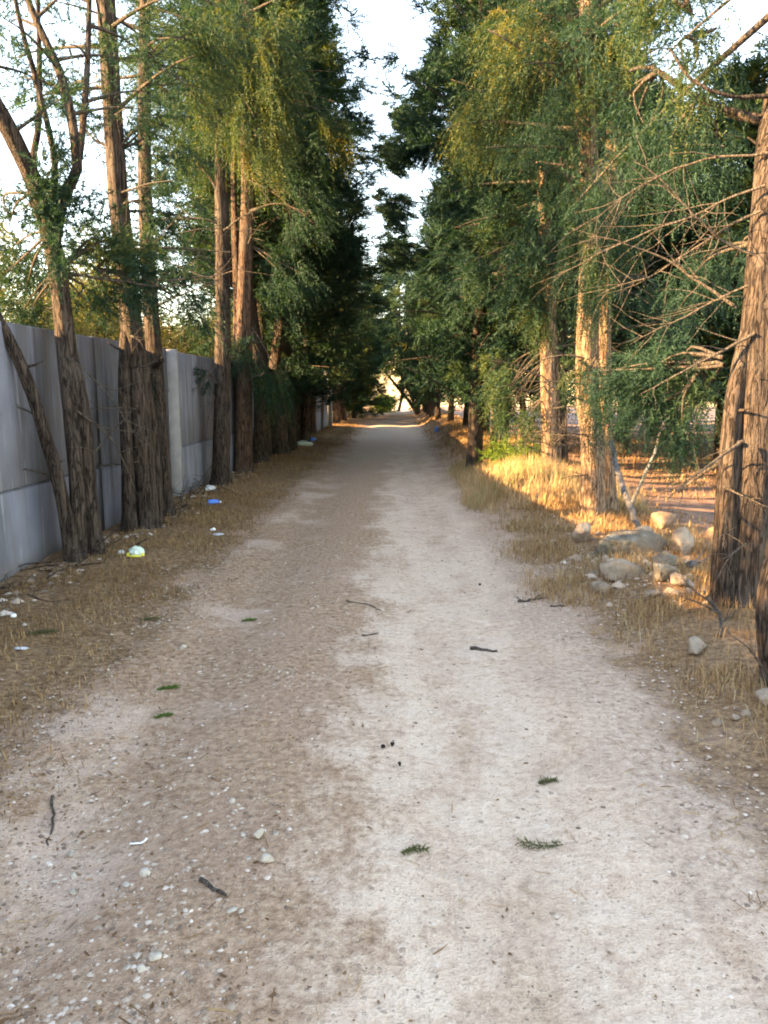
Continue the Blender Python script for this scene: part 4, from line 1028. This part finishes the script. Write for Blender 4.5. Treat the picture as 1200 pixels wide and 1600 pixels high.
# ---- beyond the field: dark trees on the right
BG = [(6.0, 13.5, 0, 1.4, 0.57), (7.2, 17.0, 1, 1.5, 0.63), (5.4, 18.5, 2, 1.4, 0.71), (8.8, 14.2, 1, 1.5, 0.55), (6.6, 22.5, 0, 1.5, 0.80), (9.6, 19.0, 1, 1.6, 0.63), (8.6, 26, 2, 1.6, 0.80), (11.5, 23, 0, 1.7, 0.69), (12.8, 17, 0, 1.6, 0.52), (13.5, 29, 1, 1.8, 0.75), (11, 33, 2, 1.7, 0.86), (17, 25, 0, 1.9, 0.69), (7.4, 30, 1, 1.5, 0.92), (16, 36, 0, 1.9, 0.80), (21, 32, 2, 1.9, 0.80)]
for i, (x, y, v, s, sz) in enumerate(BG):
    dense_tree(x, y, v, 0.12, 'dark cypress standing beyond the red brown field on the right', i * 2.1, (s, s, sz), 'cypresses beyond the field', 1, 300 + i)

# ================================================================== rocks and stones
def ico(sub):
    import bmesh
    bm = bmesh.new(); bmesh.ops.create_icosphere(bm, subdivisions=sub, radius=1.0)
    V = np.array([v.co[:] for v in bm.verts]); F = np.array([[v.index for v in f.verts] for f in bm.faces]); bm.free()
    return V, F
ICO = {1: ico(1), 2: ico(2), 3: ico(3), 4: ico(4)}

def rock_mesh(name, size, seed, mat, sub=3, facets=15, rough=0.075):
    r = rng_(seed); V, F = ICO[sub]; V = V.copy()
    for _ in range(facets):                       # broken faces: cut the ball by random planes
        n = unit(r.normal(size=3)); d = r.uniform(0.38, 0.8)
        h = V @ n - d; V = V - np.where(h > 0, h, 0)[:, None] * n * 0.97
    o = r.random(2) * 50
    nz = fbm(V[:, 0] * 2.3 + o[0] + V[:, 2], V[:, 1] * 2.3 + o[1] - V[:, 2] * 1.3, 4) - 0.5
    V = V * (1 + rough * 4 * nz)[:, None]
    V = V * np.array(size) / 2
    return mesh_np(name, V, F, False, None, mat)

def rock(name, label, x, y, size, seed, mat='rock', sink=0.3, sub=3, group=None, rz=None, cat='rock', tilt=0.0):
    o = link(name, rock_mesh(name, size, seed, M[mat], sub))
    r = random.Random(seed)
    o.location = (x, y, hz(x, y) + size[2] * (0.5 - sink))
    o.rotation_euler = (tilt, r.uniform(-0.15, 0.15), r.uniform(0, 6.28) if rz is None else rz)
    return tag(o, label, cat, group)

GK = 'rocks heaped by the right verge'
rock('rock', 'large grey lichen spotted slab lying at the back of the rock pile', 2.0, 6.75, (0.85, 0.55, 0.42), 1, 'slab_rock', 0.42, 4, GK, 0.3, tilt=0.25)
rock('rock', 'pale upright rock at the far corner of the pile, nearest the twin trunk', 1.80, 7.25, (0.22, 0.2, 0.30), 2, 'rock', 0.2, 3, GK)
rock('rock', 'wide mottled rock in the middle front of the pile', 1.77, 5.85, (0.40, 0.30, 0.27), 3, 'rock', 0.36, 4, GK, 0.2)
rock('rock', 'round pinkish rock at the end of the pile closest to the track', 1.52, 5.52, (0.20, 0.18, 0.19), 4, 'rock', 0.36, 3, GK)
rock('rock', 'broken grey rock with white face right of the mottled rock', 1.98, 5.6, (0.30, 0.25, 0.24), 5, 'slab_rock', 0.36, 3, GK, 0.8)
rock('rock', 'pale rock next to the leaning trunk, under the end of the grey bough', 2.08, 5.85, (0.32, 0.26, 0.30), 6, 'slab_rock', 0.2, 3, GK)
rock('rock', 'flat white rock leaning on the base of the big trunk', 2.05, 5.42, (0.22, 0.16, 0.15), 7, 'rock', 0.2, 3, GK)
rock('rock', 'small cream rock at the front foot of the pile', 1.80, 5.25, (0.13, 0.11, 0.11), 8, 'rock', 0.36, 3, GK)
rock('rock', 'small cream rock just right of the front foot of the pile', 1.93, 5.22, (0.13, 0.10, 0.11), 9, 'rock', 0.36, 3, GK)
rock('rock', 'small white rock between pile and big trunk', 2.04, 5.2, (0.08, 0.07, 0.08), 10, 'rock', 0.25, 2, GK)
rock('rock', 'brown stone on top of the pile behind the slab', 2.28, 6.9, (0.3, 0.25, 0.30), 11, 'rock', 0.1, 3, GK)
rock('rock', 'rough stone beside the slab, right of the grey bough', 2.5, 6.6, (0.35, 0.3, 0.3), 12, 'rock', 0.2, 3, GK)
rock('rock', 'pinkish boulder half buried in the dry grass of the right verge', 1.70, 4.2, (0.21, 0.17, 0.16), 13, 'rock', 0.3, 3)
rock('rock', 'pale stone at the right edge below the cut off trunk', 1.72, 3.42, (0.12, 0.10, 0.12), 14, 'rock', 0.25, 3)
rock('stone', 'white stone in the dry grass near the right edge', 1.44, 3.26, (0.075, 0.055, 0.05), 15, 'rock', 0.25, 2, cat='stone')
rock('stone', 'small white stone under the cut off trunk, right one of a pair', 1.60, 3.34, (0.07, 0.05, 0.045), 16, 'rock', 0.25, 2, cat='stone')
rock('stone', 'small white stone in front of the cut off trunk, left one of a pair', 1.53, 3.30, (0.06, 0.045, 0.04), 17, 'rock', 0.25, 2, cat='stone')
for i, (px, s, lab) in enumerate([((2.75, 7.9), 0.4, 'lit earth clod right behind the grey bough'), ((3.05, 7.3), 0.25, 'small sunlit earth clod in the red brown soil'), ((2.9, 6.4), 0.34, 'sunlit earth clod left of the big leaning trunk'), ((3.4, 7.0), 0.42, 'large red brown clod behind the big leaning trunk'), ((3.9, 8.2), 0.35, 'red brown clod furthest out in the field')]):
    rock('earth_clod', lab, px[0], px[1], (s, s * 0.8, s * 0.75), 30 + i, 'soilclod', 0.25, 3, 'clods of turned earth', cat='clod')

GS = 'loose stones on the track'
STN = [(-0.46, 2.40, 0.062, 'largest stone of the cluster on the left of the pale track'), (-0.41, 2.25, 0.058, 'round stone at the near end of the cluster'),
       (-0.515, 2.40, 0.035, 'small round stone touching the largest stone'), (-0.405, 2.41, 0.032, 'small stone on the far right of the cluster'),
       (-0.43, 2.31, 0.030, 'small stone between the two big ones in the cluster'), (-0.47, 2.27, 0.026, 'tiny stone left of the round stone'),
       (-0.79, 2.21, 0.045, 'cream stone alone in the brown gravel'), (-0.83, 2.16, 0.03, 'small cream stone near the lone cream stone'),
       (-0.64, 1.83, 0.045, 'elongated white stone low on the left'), (-0.69, 1.84, 0.035, 'white stone left of the elongated one'),
       (-0.66, 1.79, 0.035, 'white stone just in front of the elongated one'), (-0.70, 1.80, 0.028, 'little white stone beside two larger ones'),
       (-0.47, 2.02, 0.035, 'white stone on the edge between gravel and pale track'), (-0.445, 2.02, 0.025, 'small stone right of the white edge stone'),
       (-1.08, 2.34, 0.042, 'stone just right of the upright twig'), (-1.02, 2.22, 0.034, 'stone in front of the upright twig'),
       (-0.99, 2.14, 0.034, 'stone between twig and lone cream stone'), (-0.60, 2.62, 0.036, 'stone beyond the white plastic scrap'),
       (-0.57, 2.60, 0.026, 'small stone beside the one beyond the plastic scrap'), (-0.42, 2.55, 0.028, 'small stone beyond the cluster'),
       (-1.10, 1.84, 0.036, 'stone low at the left edge of the photo'), (-1.25, 4.35, 0.07, 'pale flat stone on the pink bare patch')]
for i, (x, y, s, lab) in enumerate(STN):
    rock('stone', lab, x, y, (s * 1.15, s * 0.9, s * 0.7), 50 + i, 'pale_stone', 0.15, 2, GS, cat='stone')

# loose rubble along the foot of the wall and track: too many to count
def pebbles(name, n, seed, xf, yf, s0, s1, keep):
    r = rng_(seed)
    x = xf(r, n); y = yf(r, n); m = keep(r, x, y); x = x[m]; y = y[m]; n = len(x)
    B = np.array([(1, 0, 0), (0, 1, 0), (-1, 0, 0), (0, -1, 0), (0, 0, 0.8), (0.72, 0.7, -0.1), (-0.7, 0.72, -0.1), (-0.7, -0.7, -0.1), (0.7, -0.72, -0.1)], float)
    F = np.array([(0, 5, 4), (5, 1, 4), (1, 6, 4), (6, 2, 4), (2, 7, 4), (7, 3, 4), (3, 8, 4), (8, 0, 4)])
    s = s0 + (s1 - s0) * r.random(n) ** 3
    a = r.random(n) * 6.28; c, sn = np.cos(a), np.sin(a)
    W = B[None] * r.uniform(0.6, 1.25, (n, 9, 3)) * np.stack([s, s * r.uniform(0.55, 1, n), s * r.uniform(0.4, 0.8, n)], -1)[:, None]
    V = np.stack([W[..., 0] * c[:, None] - W[..., 1] * sn[:, None] + x[:, None], W[..., 0] * sn[:, None] + W[..., 1] * c[:, None] + y[:, None], W[..., 2] + (height(x, y) + 0.005)[:, None]], -1).reshape(-1, 3)
    FF = ((np.arange(n) * 9)[:, None, None] + F[None]).reshape(-1, 3)
    return tag(link(name, mesh_np(name, V, FF, False, np.repeat(r.random(n), 9), M['pebble'])), kind='stuff')
dens = lambda r, x, y: r.random(len(x)) < (0.18 + 0.82 * np.maximum(sm(-x, 0.25, 0.6), sm(x, 0.75, 1.1))) * (0.35 + 0.65 * sm(fbm(x * 2, y * 2), 0.4, 0.6)) * (1 - 0.6 * sm(-x, 1.5, 1.9))
pebbles('gravel', 42000, 3, lambda r, n: r.uniform(-2.0, 1.6, n), lambda r, n: 1.4 + 6 * r.random(n) ** 1.6, 0.002, 0.013, dens)
pebbles('gravel', 7000, 4, lambda r, n: r.uniform(-1.9, 1.5, n), lambda r, n: r.uniform(6, 20, n), 0.004, 0.016, dens)
pebbles('rubble', 420, 8, lambda r, n: 1.95 + 0.32 * r.normal(size=n), lambda r, n: 6.0 + 0.8 * r.normal(size=n), 0.012, 0.075, lambda r, x, y: (x > 1.45) & (y > 5.0))
pebbles('rubble', 500, 6, lambda r, n: -2.75 + 0.18 * r.normal(size=n), lambda r, n: r.uniform(4, 14, n), 0.012, 0.06, lambda r, x, y: x > -2.88)

# ================================================================== dry grass
def blades(name, n, seed, xf, yf, h0, h1, keep, flat=0.4, w=0.0032, t0=0.0, t1=1.0, hm=None):
    r = rng_(seed)
    x = xf(r, n); y = yf(r, n); m = keep(r, x, y); x = x[m]; y = y[m]; n = len(x)
    z = height(x, y) - 0.004
    h = (h0 + (h1 - h0) * r.random(n) ** 1.6)
    if hm is not None: h = h * hm(x, y)
    a = r.random(n) * 6.28
    lean = flat * r.random(n) * 1.6
    dx = np.cos(a); dy = np.sin(a)
    P0 = np.stack([x, y, z], -1)
    up = np.stack([dx * np.sin(lean * 0.6), dy * np.sin(lean * 0.6), np.cos(lean * 0.6)], -1)
    up2 = np.stack([dx * np.sin(lean * 1.25), dy * np.sin(lean * 1.25), np.cos(lean * 1.25)], -1)
    sd = np.stack([-dy, dx, 0 * dx], -1) * (w * (0.6 + 0.8 * r.random(n)) * (1 + y * 0.10))[:, None]
    M1 = P0 + up * (h * 0.55)[:, None]; T = M1 + up2 * (h * 0.45)[:, None]
    floor_ = height(T[:, 0], T[:, 1]) + 0.006
    T[:, 2] = np.maximum(T[:, 2], floor_)
    V = np.stack([P0 - sd, P0 + sd, M1 + sd * 0.7, M1 - sd * 0.7, T], 1).reshape(-1, 3)
    i = np.arange(n) * 5
    F4 = np.stack([i, i + 1, i + 2, i + 3], -1); F3 = np.stack([i + 3, i + 2, i + 4], -1)
    t = t0 + (t1 - t0) * r.random(n) * (0.5 + 0.5 * vnoise(x * 1.5, y * 1.5) * 1.6).clip(0, 1)
    return tag(link(name, mesh_np(name, V, [F4, F3], False, np.repeat(np.clip(t, 0, 1), 5), M['straw'])), kind='stuff')

edgeR = lambda x, y: 0.95 + 0.46 * sm(-y, -5.6, -4.4) + 0.5 * (fbm(x * 0.7 + 9, y * 0.9) - 0.5) + 0.25 * (fbm(x * 3 + 9, y * 3) - 0.5)
keepR = lambda r, x, y: r.random(len(x)) < sm(x - edgeR(x, y), -0.12, 0.35) * (0.12 + 0.88 * sm(fbm(x * 2.2, y * 2.2), 0.38, 0.58)) * (1 - 0.8 * sm(x, 2.5, 3.2))
blades('dry_grass', 80000, 21, lambda r, n: r.uniform(0.8, 3.0, n), lambda r, n: 2.4 + 6.8 * r.random(n) ** 0.9, 0.015, 0.13, keepR, 1.15, 0.0017, 0.1, 1.0)
mound = lambda x, y: 0.9 + 1.5 * np.exp(-((y - 10.6) / 1.9) ** 2)
blades('dry_grass', 52000, 22, lambda r, n: r.uniform(0.75, 3.0, n), lambda r, n: r.uniform(9.0, 15, n), 0.03, 0.17, keepR, 0.7, 0.0018, 0.45, 1.12, mound)  # tint raised around the mound: sun glow put into the grass colour
blades('dry_grass', 22000, 23, lambda r, n: r.uniform(0.85, 2.6, n), lambda r, n: r.uniform(15, 36, n), 0.03, 0.14, keepR, 0.8, 0.0018, 0.1, 0.9)
keepL = lambda r, x, y: r.random(len(x)) < sm(-x - 1.45 - 0.7 * (fbm(x * 0.8, y * 0.8 + 4) - 0.5), -0.15, 0.45) * (0.12 + 0.88 * sm(fbm(x * 2.4, y * 2.4 + 30), 0.40, 0.58))
blades('dry_grass', 60000, 24, lambda r, n: r.uniform(-2.86, -1.1, n), lambda r, n: 2.0 + 9 * r.random(n), 0.012, 0.075, keepL, 1.5, 0.0018, 0.0, 0.8)
blades('dry_grass', 30000, 25, lambda r, n: r.uniform(-2.7, -1.1, n), lambda r, n: r.uniform(11, 36, n), 0.02, 0.10, keepL, 1.0, 0.0018, 0.05, 0.85)
blades('dry_grass', 14000, 27, lambda r, n: -3.6 - 8 * r.random(n), lambda r, n: r.uniform(6, 34, n), 0.2, 0.6, lambda r, x, y: x < -3.3, 0.5, 0.004, 0.4, 0.9)
blades('field_stubble', 26000, 28, lambda r, n: 2.7 + 9 * r.random(n), lambda r, n: r.uniform(5, 26, n), 0.03, 0.16, lambda r, x, y: r.random(len(x)) < sm(fbm(x, y), 0.38, 0.58), 0.8, 0.003, 0.0, 0.8)
# straw and leaf litter lying flat on the track and verges
def litter(name, n, seed, keep, tint, l0, l1, w, mat):
    r = rng_(seed)
    x = r.uniform(-2.85, 2.0, n); y = 1.4 + 14 * r.random(n) ** 1.5
    m = keep(r, x, y); x = x[m]; y = y[m]; n = len(x)
    a = r.random(n) * 6.28; L = r.uniform(l0, l1, n) * 0.5
    d = np.stack([np.cos(a), np.sin(a), r.normal(size=n) * 0.10], -1) * L[:, None]
    s = np.stack([-np.sin(a), np.cos(a), r.normal(size=n) * 0.4], -1) * (w * r.uniform(0.6, 1.4, n))[:, None]
    c = np.stack([x, y, height(x, y) + 0.0085], -1)
    bend = np.stack([-np.sin(a), np.cos(a), 0.3 + 0 * a], -1) * (L * 0.12 * r.normal(size=n))[:, None]
    V = np.stack([c - d - s, c - d + s, c + bend + s, c + d, c + bend - s], 1)
    V[..., 2] = np.maximum(V[..., 2], height(V[..., 0], V[..., 1]) + 0.0062)
    i = np.arange(n) * 5
    F4 = np.stack([i, i + 4, i + 2, i + 1], -1); F3 = np.stack([i + 4, i + 3, i + 2], -1)
    return tag(link(name, mesh_np(name, V.reshape(-1, 3), [F4, F3], False, np.repeat(tint(r, n), 5), mat)), kind='stuff')
kl = lambda r, x, y: r.random(len(x)) < (0.05 + 0.95 * np.maximum(sm(-x, 0.2, 1.2), sm(x, 0.9, 1.3))) * (0.15 + 0.85 * sm(fbm(x * 1.8 + 3, y * 1.8), 0.42, 0.6))
litter('straw_litter', 34000, 31, kl, lambda r, n: r.random(n) * 0.9, 0.02, 0.09, 0.0013, M['straw'])
litter('leaf_litter', 16000, 32, lambda r, x, y: r.random(len(x)) < (0.03 + 0.97 * sm(-x, 0.9, 2.3)) * (0.2 + 0.8 * sm(fbm(x * 1.5, y * 1.5 + 8), 0.4, 0.6)), lambda r, n: r.random(n) * 0.1, 0.010, 0.03, 0.0035, M['straw'])
litter('dark_crumbs', 15000, 33, lambda r, x, y: r.random(len(x)) < (0.10 + 0.9 * sm(fbm(x * 1.4 + 5, y * 1.1), 0.45, 0.6)) * (0.25 + 0.75 * sm(-x, -0.15, 0.3)), lambda r, n: r.random(n) * 0.25, 0.005, 0.016, 0.0026, M['straw'])
# dead twigs heaped along the foot of the wall
TW = Geo(); r_ = rng_(77)
for _ in range(70):
    y = r_.uniform(4.2, 13); x = -2.72 + r_.normal() * 0.16
    x = max(x, -2.82)
    dead_branch_geo(TW, (x, y, hz(x, y) + 0.02 + 0.08 * r_.random()), (r_.normal() * 0.5, r_.normal(), r_.normal() * 0.12 + 0.1), r_.uniform(0.2, 0.7), r_.uniform(0.003, 0.009), r_, 3, 0.5, 0.4)
tag(link('twig_litter', TW.mesh('twig_litter', M['bark'], True)), kind='stuff')

# ================================================================== fallen boughs and twigs
def bough(name, label, P, r0, r1, seed, mat='driftwood', subs=(), cat='branch', group=None, step=0.05):
    G = Geo(); r = rng_(seed)
    p = spline(P, step)
    p = p + r.normal(size=p.shape) * 0.004
    tube(G, p, np.linspace(r0, r1, len(p)), 9, 0.08, r, 0.5)
    for (i, d, L, rr_, s) in subs:
        dead_branch_geo(G, p[int(i * (len(p) - 1))], d, L, rr_, r, s)
    return tag(link(name, G.mesh(name, M[mat], True)), label, cat, group)
bough('fallen_bough', 'curved grey dead bough leaning down from the twin trunk onto the rocks', [(2.31, 8.3, 0.95), (2.28, 7.9, 0.68), (2.28, 7.4, 0.36), (2.27, 6.9, 0.14), (2.3, 6.5, 0.05), (2.32, 6.15, 0.06), (2.35, 5.95, 0.15)], 0.028, 0.034, 61, subs=[(0.95, (0.9, -0.3, 0.6), 0.5, 0.012, 5), (0.98, (0.6, 0.5, 0.5), 0.4, 0.010, 5)])
bough('fallen_bough', 'thin forked dead stick rising to the right of the curved grey bough', [(2.29, 7.4, 0.42), (2.4, 7.45, 0.67), (2.51, 7.5, 0.88), (2.57, 7.5, 1.16)], 0.016, 0.012, 62)
bough('fallen_bough', 'thin broken stick propped against the big leaning trunk', [(2.03, 5.5, 0.78), (2.1, 5.3, 0.92), (2.16, 5.15, 1.02), (2.2, 4.95, 1.17)], 0.009, 0.014, 63, 'dead', subs=[(0.4, (-0.2, -0.1, 0.5), 0.2, 0.006, 2)])
bough('broken_branch', 'pale splintered branch lying at the foot of the big leaning trunk', [(1.90, 4.35, hz(1.9, 4.35) + 0.02), (1.98, 4.55, hz(1.98, 4.55) + 0.05), (2.02, 4.85, hz(2.02, 4.85) + 0.10)], 0.008, 0.014, 64, 'dead', subs=[(0.3, (0.4, 0.3, 0.3), 0.25, 0.008, 3), (0.5, (-0.5, 0.2, 0.3), 0.25, 0.008, 3), (0.8, (-0.6, -0.1, 0.35), 0.3, 0.008, 4)])
def ground_stick(label, P, r0, seed, mat='dead', subs=()):
    pts = [(x, y, hz(x, y) + r0 * 0.8 + 0.004) for x, y in P]
    return bough('twig', label, pts, r0, r0 * 0.5, seed, mat, subs, 'twig', 'twigs lying on the track', 0.03)
ground_stick('dark forked twig near the grass notch on the right of the track', [(0.88, 5.33), (0.97, 5.36), (1.08, 5.42)], 0.010, 65, subs=[(0.3, (-0.8, -0.2, 0.05), 0.12, 0.006, 3), (0.7, (0.6, 0.5, 0.05), 0.14, 0.006, 3)])
ground_stick('short dark twig in front of the forked one', [(1.08, 5.22), (1.18, 5.20)], 0.009, 66)
ground_stick('straight short stick lying across the pale track', [(0.45, 4.40), (0.60, 4.32)], 0.012, 67)
ground_stick('upright thin brown twig lying at the left edge', [(-1.29, 2.66), (-1.22, 2.52), (-1.17, 2.37)], 0.006, 68)
ground_stick('thin long twig left of the pale track, far', [(-0.35, 5.3), (-0.20, 5.25), (-0.10, 5.1)], 0.005, 69)
ground_stick('short twig at the left rim of the pale track', [(-0.20, 4.55), (-0.10, 4.6)], 0.006, 70)
ground_stick('pale broken stick in the gravel near the stone cluster', [(-0.60, 2.16), (-0.50, 2.08)], 0.008, 71, 'dead')

def sprig(label, x, y, L, az, seed, tint=(0.0, 0.5), n=16, mat='olive'):
    """A shed cypress spray lying flat."""
    r = rng_(seed); G = Geo(); L = L * 0.8
    d = np.array([math.cos(az), math.sin(az), 0.0]); s = np.linspace(0, 1, n)[:, None]
    side = np.array([-d[1], d[0], 0])
    o = np.array([x, y, hz(x, y) + 0.014]) + d * (s - 0.5) * L + side * 0.12 * L * np.sin(s * 3)
    dr = d * 0.8 + side * np.where(np.arange(n) % 2, 0.7, -0.7)[:, None] + r.normal(size=(n, 3)) * np.array([0.2, 0.2, 0.05])
    plumes(G, o, dr, np.full(n, L * 0.22), 9, 0.02, 0.0045, r, 0.02, tint[0] + (tint[1] - tint[0]) * r.random(n))
    tube(G, o, np.linspace(0.003, 0.0012, n), 4, 0, None, 0.8)
    V = np.concatenate(G.V); V[:, 2] = np.maximum(V[:, 2], height(V[:, 0], V[:, 1]) + 0.008); G.V = [V]; G.T = [np.concatenate(G.T)]
    return tag(link('cypress_sprig', G.mesh('cypress_sprig', M[mat])), label, 'sprig', 'shed cypress sprigs')
sprig('grey green sprig lying in the middle of the near pale track', 0.50, 2.40, 0.17, 3.0, 81)
sprig('small dark sprig on the pale track beyond the larger one', 0.59, 2.80, 0.09, 0.3, 82)
sprig('fresh green sprig on the brown verge, left', -1.17, 3.74, 0.12, 0.3, 83, (0.05, 0.35), 24, 'shrub')
sprig('green sprig just in front of the fresh one', -1.10, 3.42, 0.09, 0.5, 84, (0.05, 0.35), 14, 'shrub')
sprig('green sprig beside the pink bare patch', -0.98, 4.93, 0.10, 0.2, 85, (0.05, 0.35), 20, 'shrub')
sprig('dark green sprig at the far corner of the pink bare patch', -1.62, 4.85, 0.14, 0.2, 86, (0.0, 0.3), 22)
sprig('dark clump of sprigs in the straw near the left edge', -2.15, 4.40, 0.24, 0.5, 87, (0.0, 0.2), 40)
sprig('thin wisp of sprig near the centre of the pale track', 0.06, 2.33, 0.10, 0.2, 88)
# cypress cones and dark crumbs
def cones(pts):
    me = rock_mesh('cone', (0.022, 0.022, 0.018), 7, M['bark'], 2, 4, 0.08)
    for i, (x, y, lab) in enumerate(pts):
        o = link('cypress_cone', me); o.location = (x, y, hz(x, y) + 0.014); o.rotation_euler = (0.3 * i, 0, i)
        tag(o, lab, 'cone', 'fallen cypress cones')
cones([(-0.05, 3.07, 'brown cone left of two lying side by side on the pale track'), (-0.01, 3.10, 'brown cone right of two lying side by side on the pale track'), (0.02, 2.93, 'lone brown cone just in front of the pair of cones'), (0.66, 5.85, 'dark cone near the forked dark twig')])

# ================================================================== litter
def crumple(name, size, seed, mat, sub=3, amp=0.5, parent=None, loc=None, flat=0.0):
    r = rng_(seed); V, F = ICO[sub]; V = V.copy(); o = r.random(3) * 40
    a = fbm(V[:, 0] * 2.6 + o[0] + V[:, 2] * 1.7, V[:, 1] * 2.6 + o[1], 4) - 0.5
    b = np.abs(fbm(V[:, 1] * 3.1 + o[2] - V[:, 2], V[:, 0] * 3.1 + o[0], 4) - 0.5)
    V = V * (1 + amp * a - amp * 0.9 * b)[:, None]
    V = V * np.array(size) / 2
    V[:, 2] = np.maximum(V[:, 2], -size[2] * 0.36)
    return link(name, mesh_np(name, V, F, False, None, M[mat]), parent, loc)

t = thing('plastic_bag', 'crumpled white plastic bag with yellow edges lying by the left trunks', 'bag', (-2.25, 6.5, hz(-2.25, 6.5)))
crumple('body', (0.13, 0.10, 0.10), 1, 'pale_green_plastic', 4, 1.0, t, (0, 0, 0.032))
crumple('knot', (0.036, 0.036, 0.042), 2, 'yellow_plastic', 2, 0.6, t, (-0.062, -0.01, 0.016))
crumple('knot', (0.036, 0.036, 0.04), 3, 'yellow_plastic', 2, 0.6, t, (0.062, -0.015, 0.016))
crumple('rim', (0.12, 0.035, 0.022), 4, 'yellow_plastic', 3, 0.9, t, (0.0, -0.042, 0.008))

def bottle(label, x, y, L, r, rz, mat):
    t = thing('plastic_bottle', label, 'bottle', (x, y, hz(x, y) + r * 0.95), None, rz)
    prof = [(0, 0.0), (0.0, 0.75), (0.02, 0.95), (0.08, 1.0), (0.25, 0.96), (0.3, 1.0), (0.35, 0.96), (0.6, 0.97), (0.68, 0.92), (0.8, 0.5), (0.86, 0.33), (0.92, 0.32)]
    G = Geo(); n = 14; th = np.linspace(0, 2 * np.pi, n, endpoint=False)
    V = np.concatenate([np.stack([np.full(n, (q - 0.5) * L), np.cos(th) * r * k * (0.9 if 0.3 < q < 0.6 else 1), np.sin(th) * r * k], -1) for q, k in prof])
    i = np.arange(len(prof) - 1)[:, None] * n; j = np.arange(n)[None]; kk = (j + 1) % n
    G.add(V, None, np.stack([i + j, i + kk, i + n + kk, i + n + j], -1).reshape(-1, 4))
    link('body', G.mesh('body', M[mat], True), t)
    C = Geo(); tube(C, np.array([[0.40 * L, 0, 0], [0.41 * L, 0, 0], [0.5 * L, 0, 0]]), np.array([0.2, 0.42, 0.42]) * r, 12)
    link('cap', C.mesh('cap', M['white_plastic'], True), t)
bottle('bright blue plastic bottle lying on the straw before the lone straight trunk', -2.32, 9.75, 0.155, 0.034, 0.1, 'blue_plastic')
bottle('small blue plastic bottle standing far along the left wall', -2.35, 22.0, 0.22, 0.06, 0.9, 'blue_plastic')
o = crumple('plastic_scrap', (0.14, 0.10, 0.24), 9, 'blue_plastic', 2, 0.5); o.location = (1.30, 24.6, hz(1.30, 24.6) + 0.09)
tag(o, 'blue plastic scrap caught at the foot of the far right trees', 'scrap')
o = crumple('plastic_bag', (0.5, 0.3, 0.16), 10, 'pale_green_plastic', 3, 0.6); o.location = (-2.38, 20.1, hz(-2.38, 20.1) + 0.05)
tag(o, 'pale green bag flattened at the edge of the far left verge', 'bag')
o = crumple('plastic_bag', (0.16, 0.12, 0.09), 11, 'grey_plastic', 4, 1.1); o.location = (-2.62, 10.75, hz(-2.62, 10.75) + 0.05)
tag(o, 'grey white plastic bag in the rubble at the foot of the stepped wall', 'bag')
o = crumple('paper_scrap', (0.06, 0.05, 0.04), 12, 'white_plastic', 3, 1.1); o.location = (-1.92, 7.95, hz(-1.92, 7.95) + 0.02)
tag(o, 'small white crumpled scrap in the straw between bag and track', 'scrap')
o = crumple('plastic_scrap', (0.12, 0.10, 0.02), 13, 'grey_plastic', 3, 1.1); o.location = (-1.83, 7.8, hz(-1.83, 7.8) + 0.012)
tag(o, 'flat grey film scrap beside the small white crumpled one', 'scrap')
o = crumple('paper_scrap', (0.042, 0.038, 0.036), 14, 'white_plastic', 2, 0.5); o.location = (-2.44, 4.72, hz(-2.44, 4.72) + 0.02)
tag(o, 'crumpled white ball of paper at the left edge of the photo', 'paper')
o = crumple('paper_scrap', (0.08, 0.04, 0.015), 15, 'grey_plastic', 3, 1.1); o.location = (-2.12, 4.16, hz(-2.12, 4.16) + 0.012)
tag(o, 'torn pale paper lying in straw near the left edge', 'paper')
o = crumple('paper_scrap', (0.07, 0.06, 0.04), 16, 'grey_plastic', 3, 1.1); o.location = (-2.42, 6.62, hz(-2.42, 6.62) + 0.015)
tag(o, 'crumpled grey paper between the forked tree and the white bag', 'paper')
t = thing('plastic_fork', 'white plastic scrap with forked end on the brown gravel', 'scrap', (-0.87, 2.385, hz(-0.87, 2.385) + 0.009), None, 0.15)
G = Geo(); box(G, -0.026, 0.012, -0.004, 0.004, 0, 0.003, 0.0006); link('handle', G.mesh('handle', M['white_plastic']), t)
G = Geo(); p = spline([(0.012, 0, 0.0015), (0.02, 0.004, 0.004), (0.028, 0.014, 0.008)], 0.003); tube(G, p, 0.0035, 6); link('tine', G.mesh('tine', M['white_plastic'], True), t)
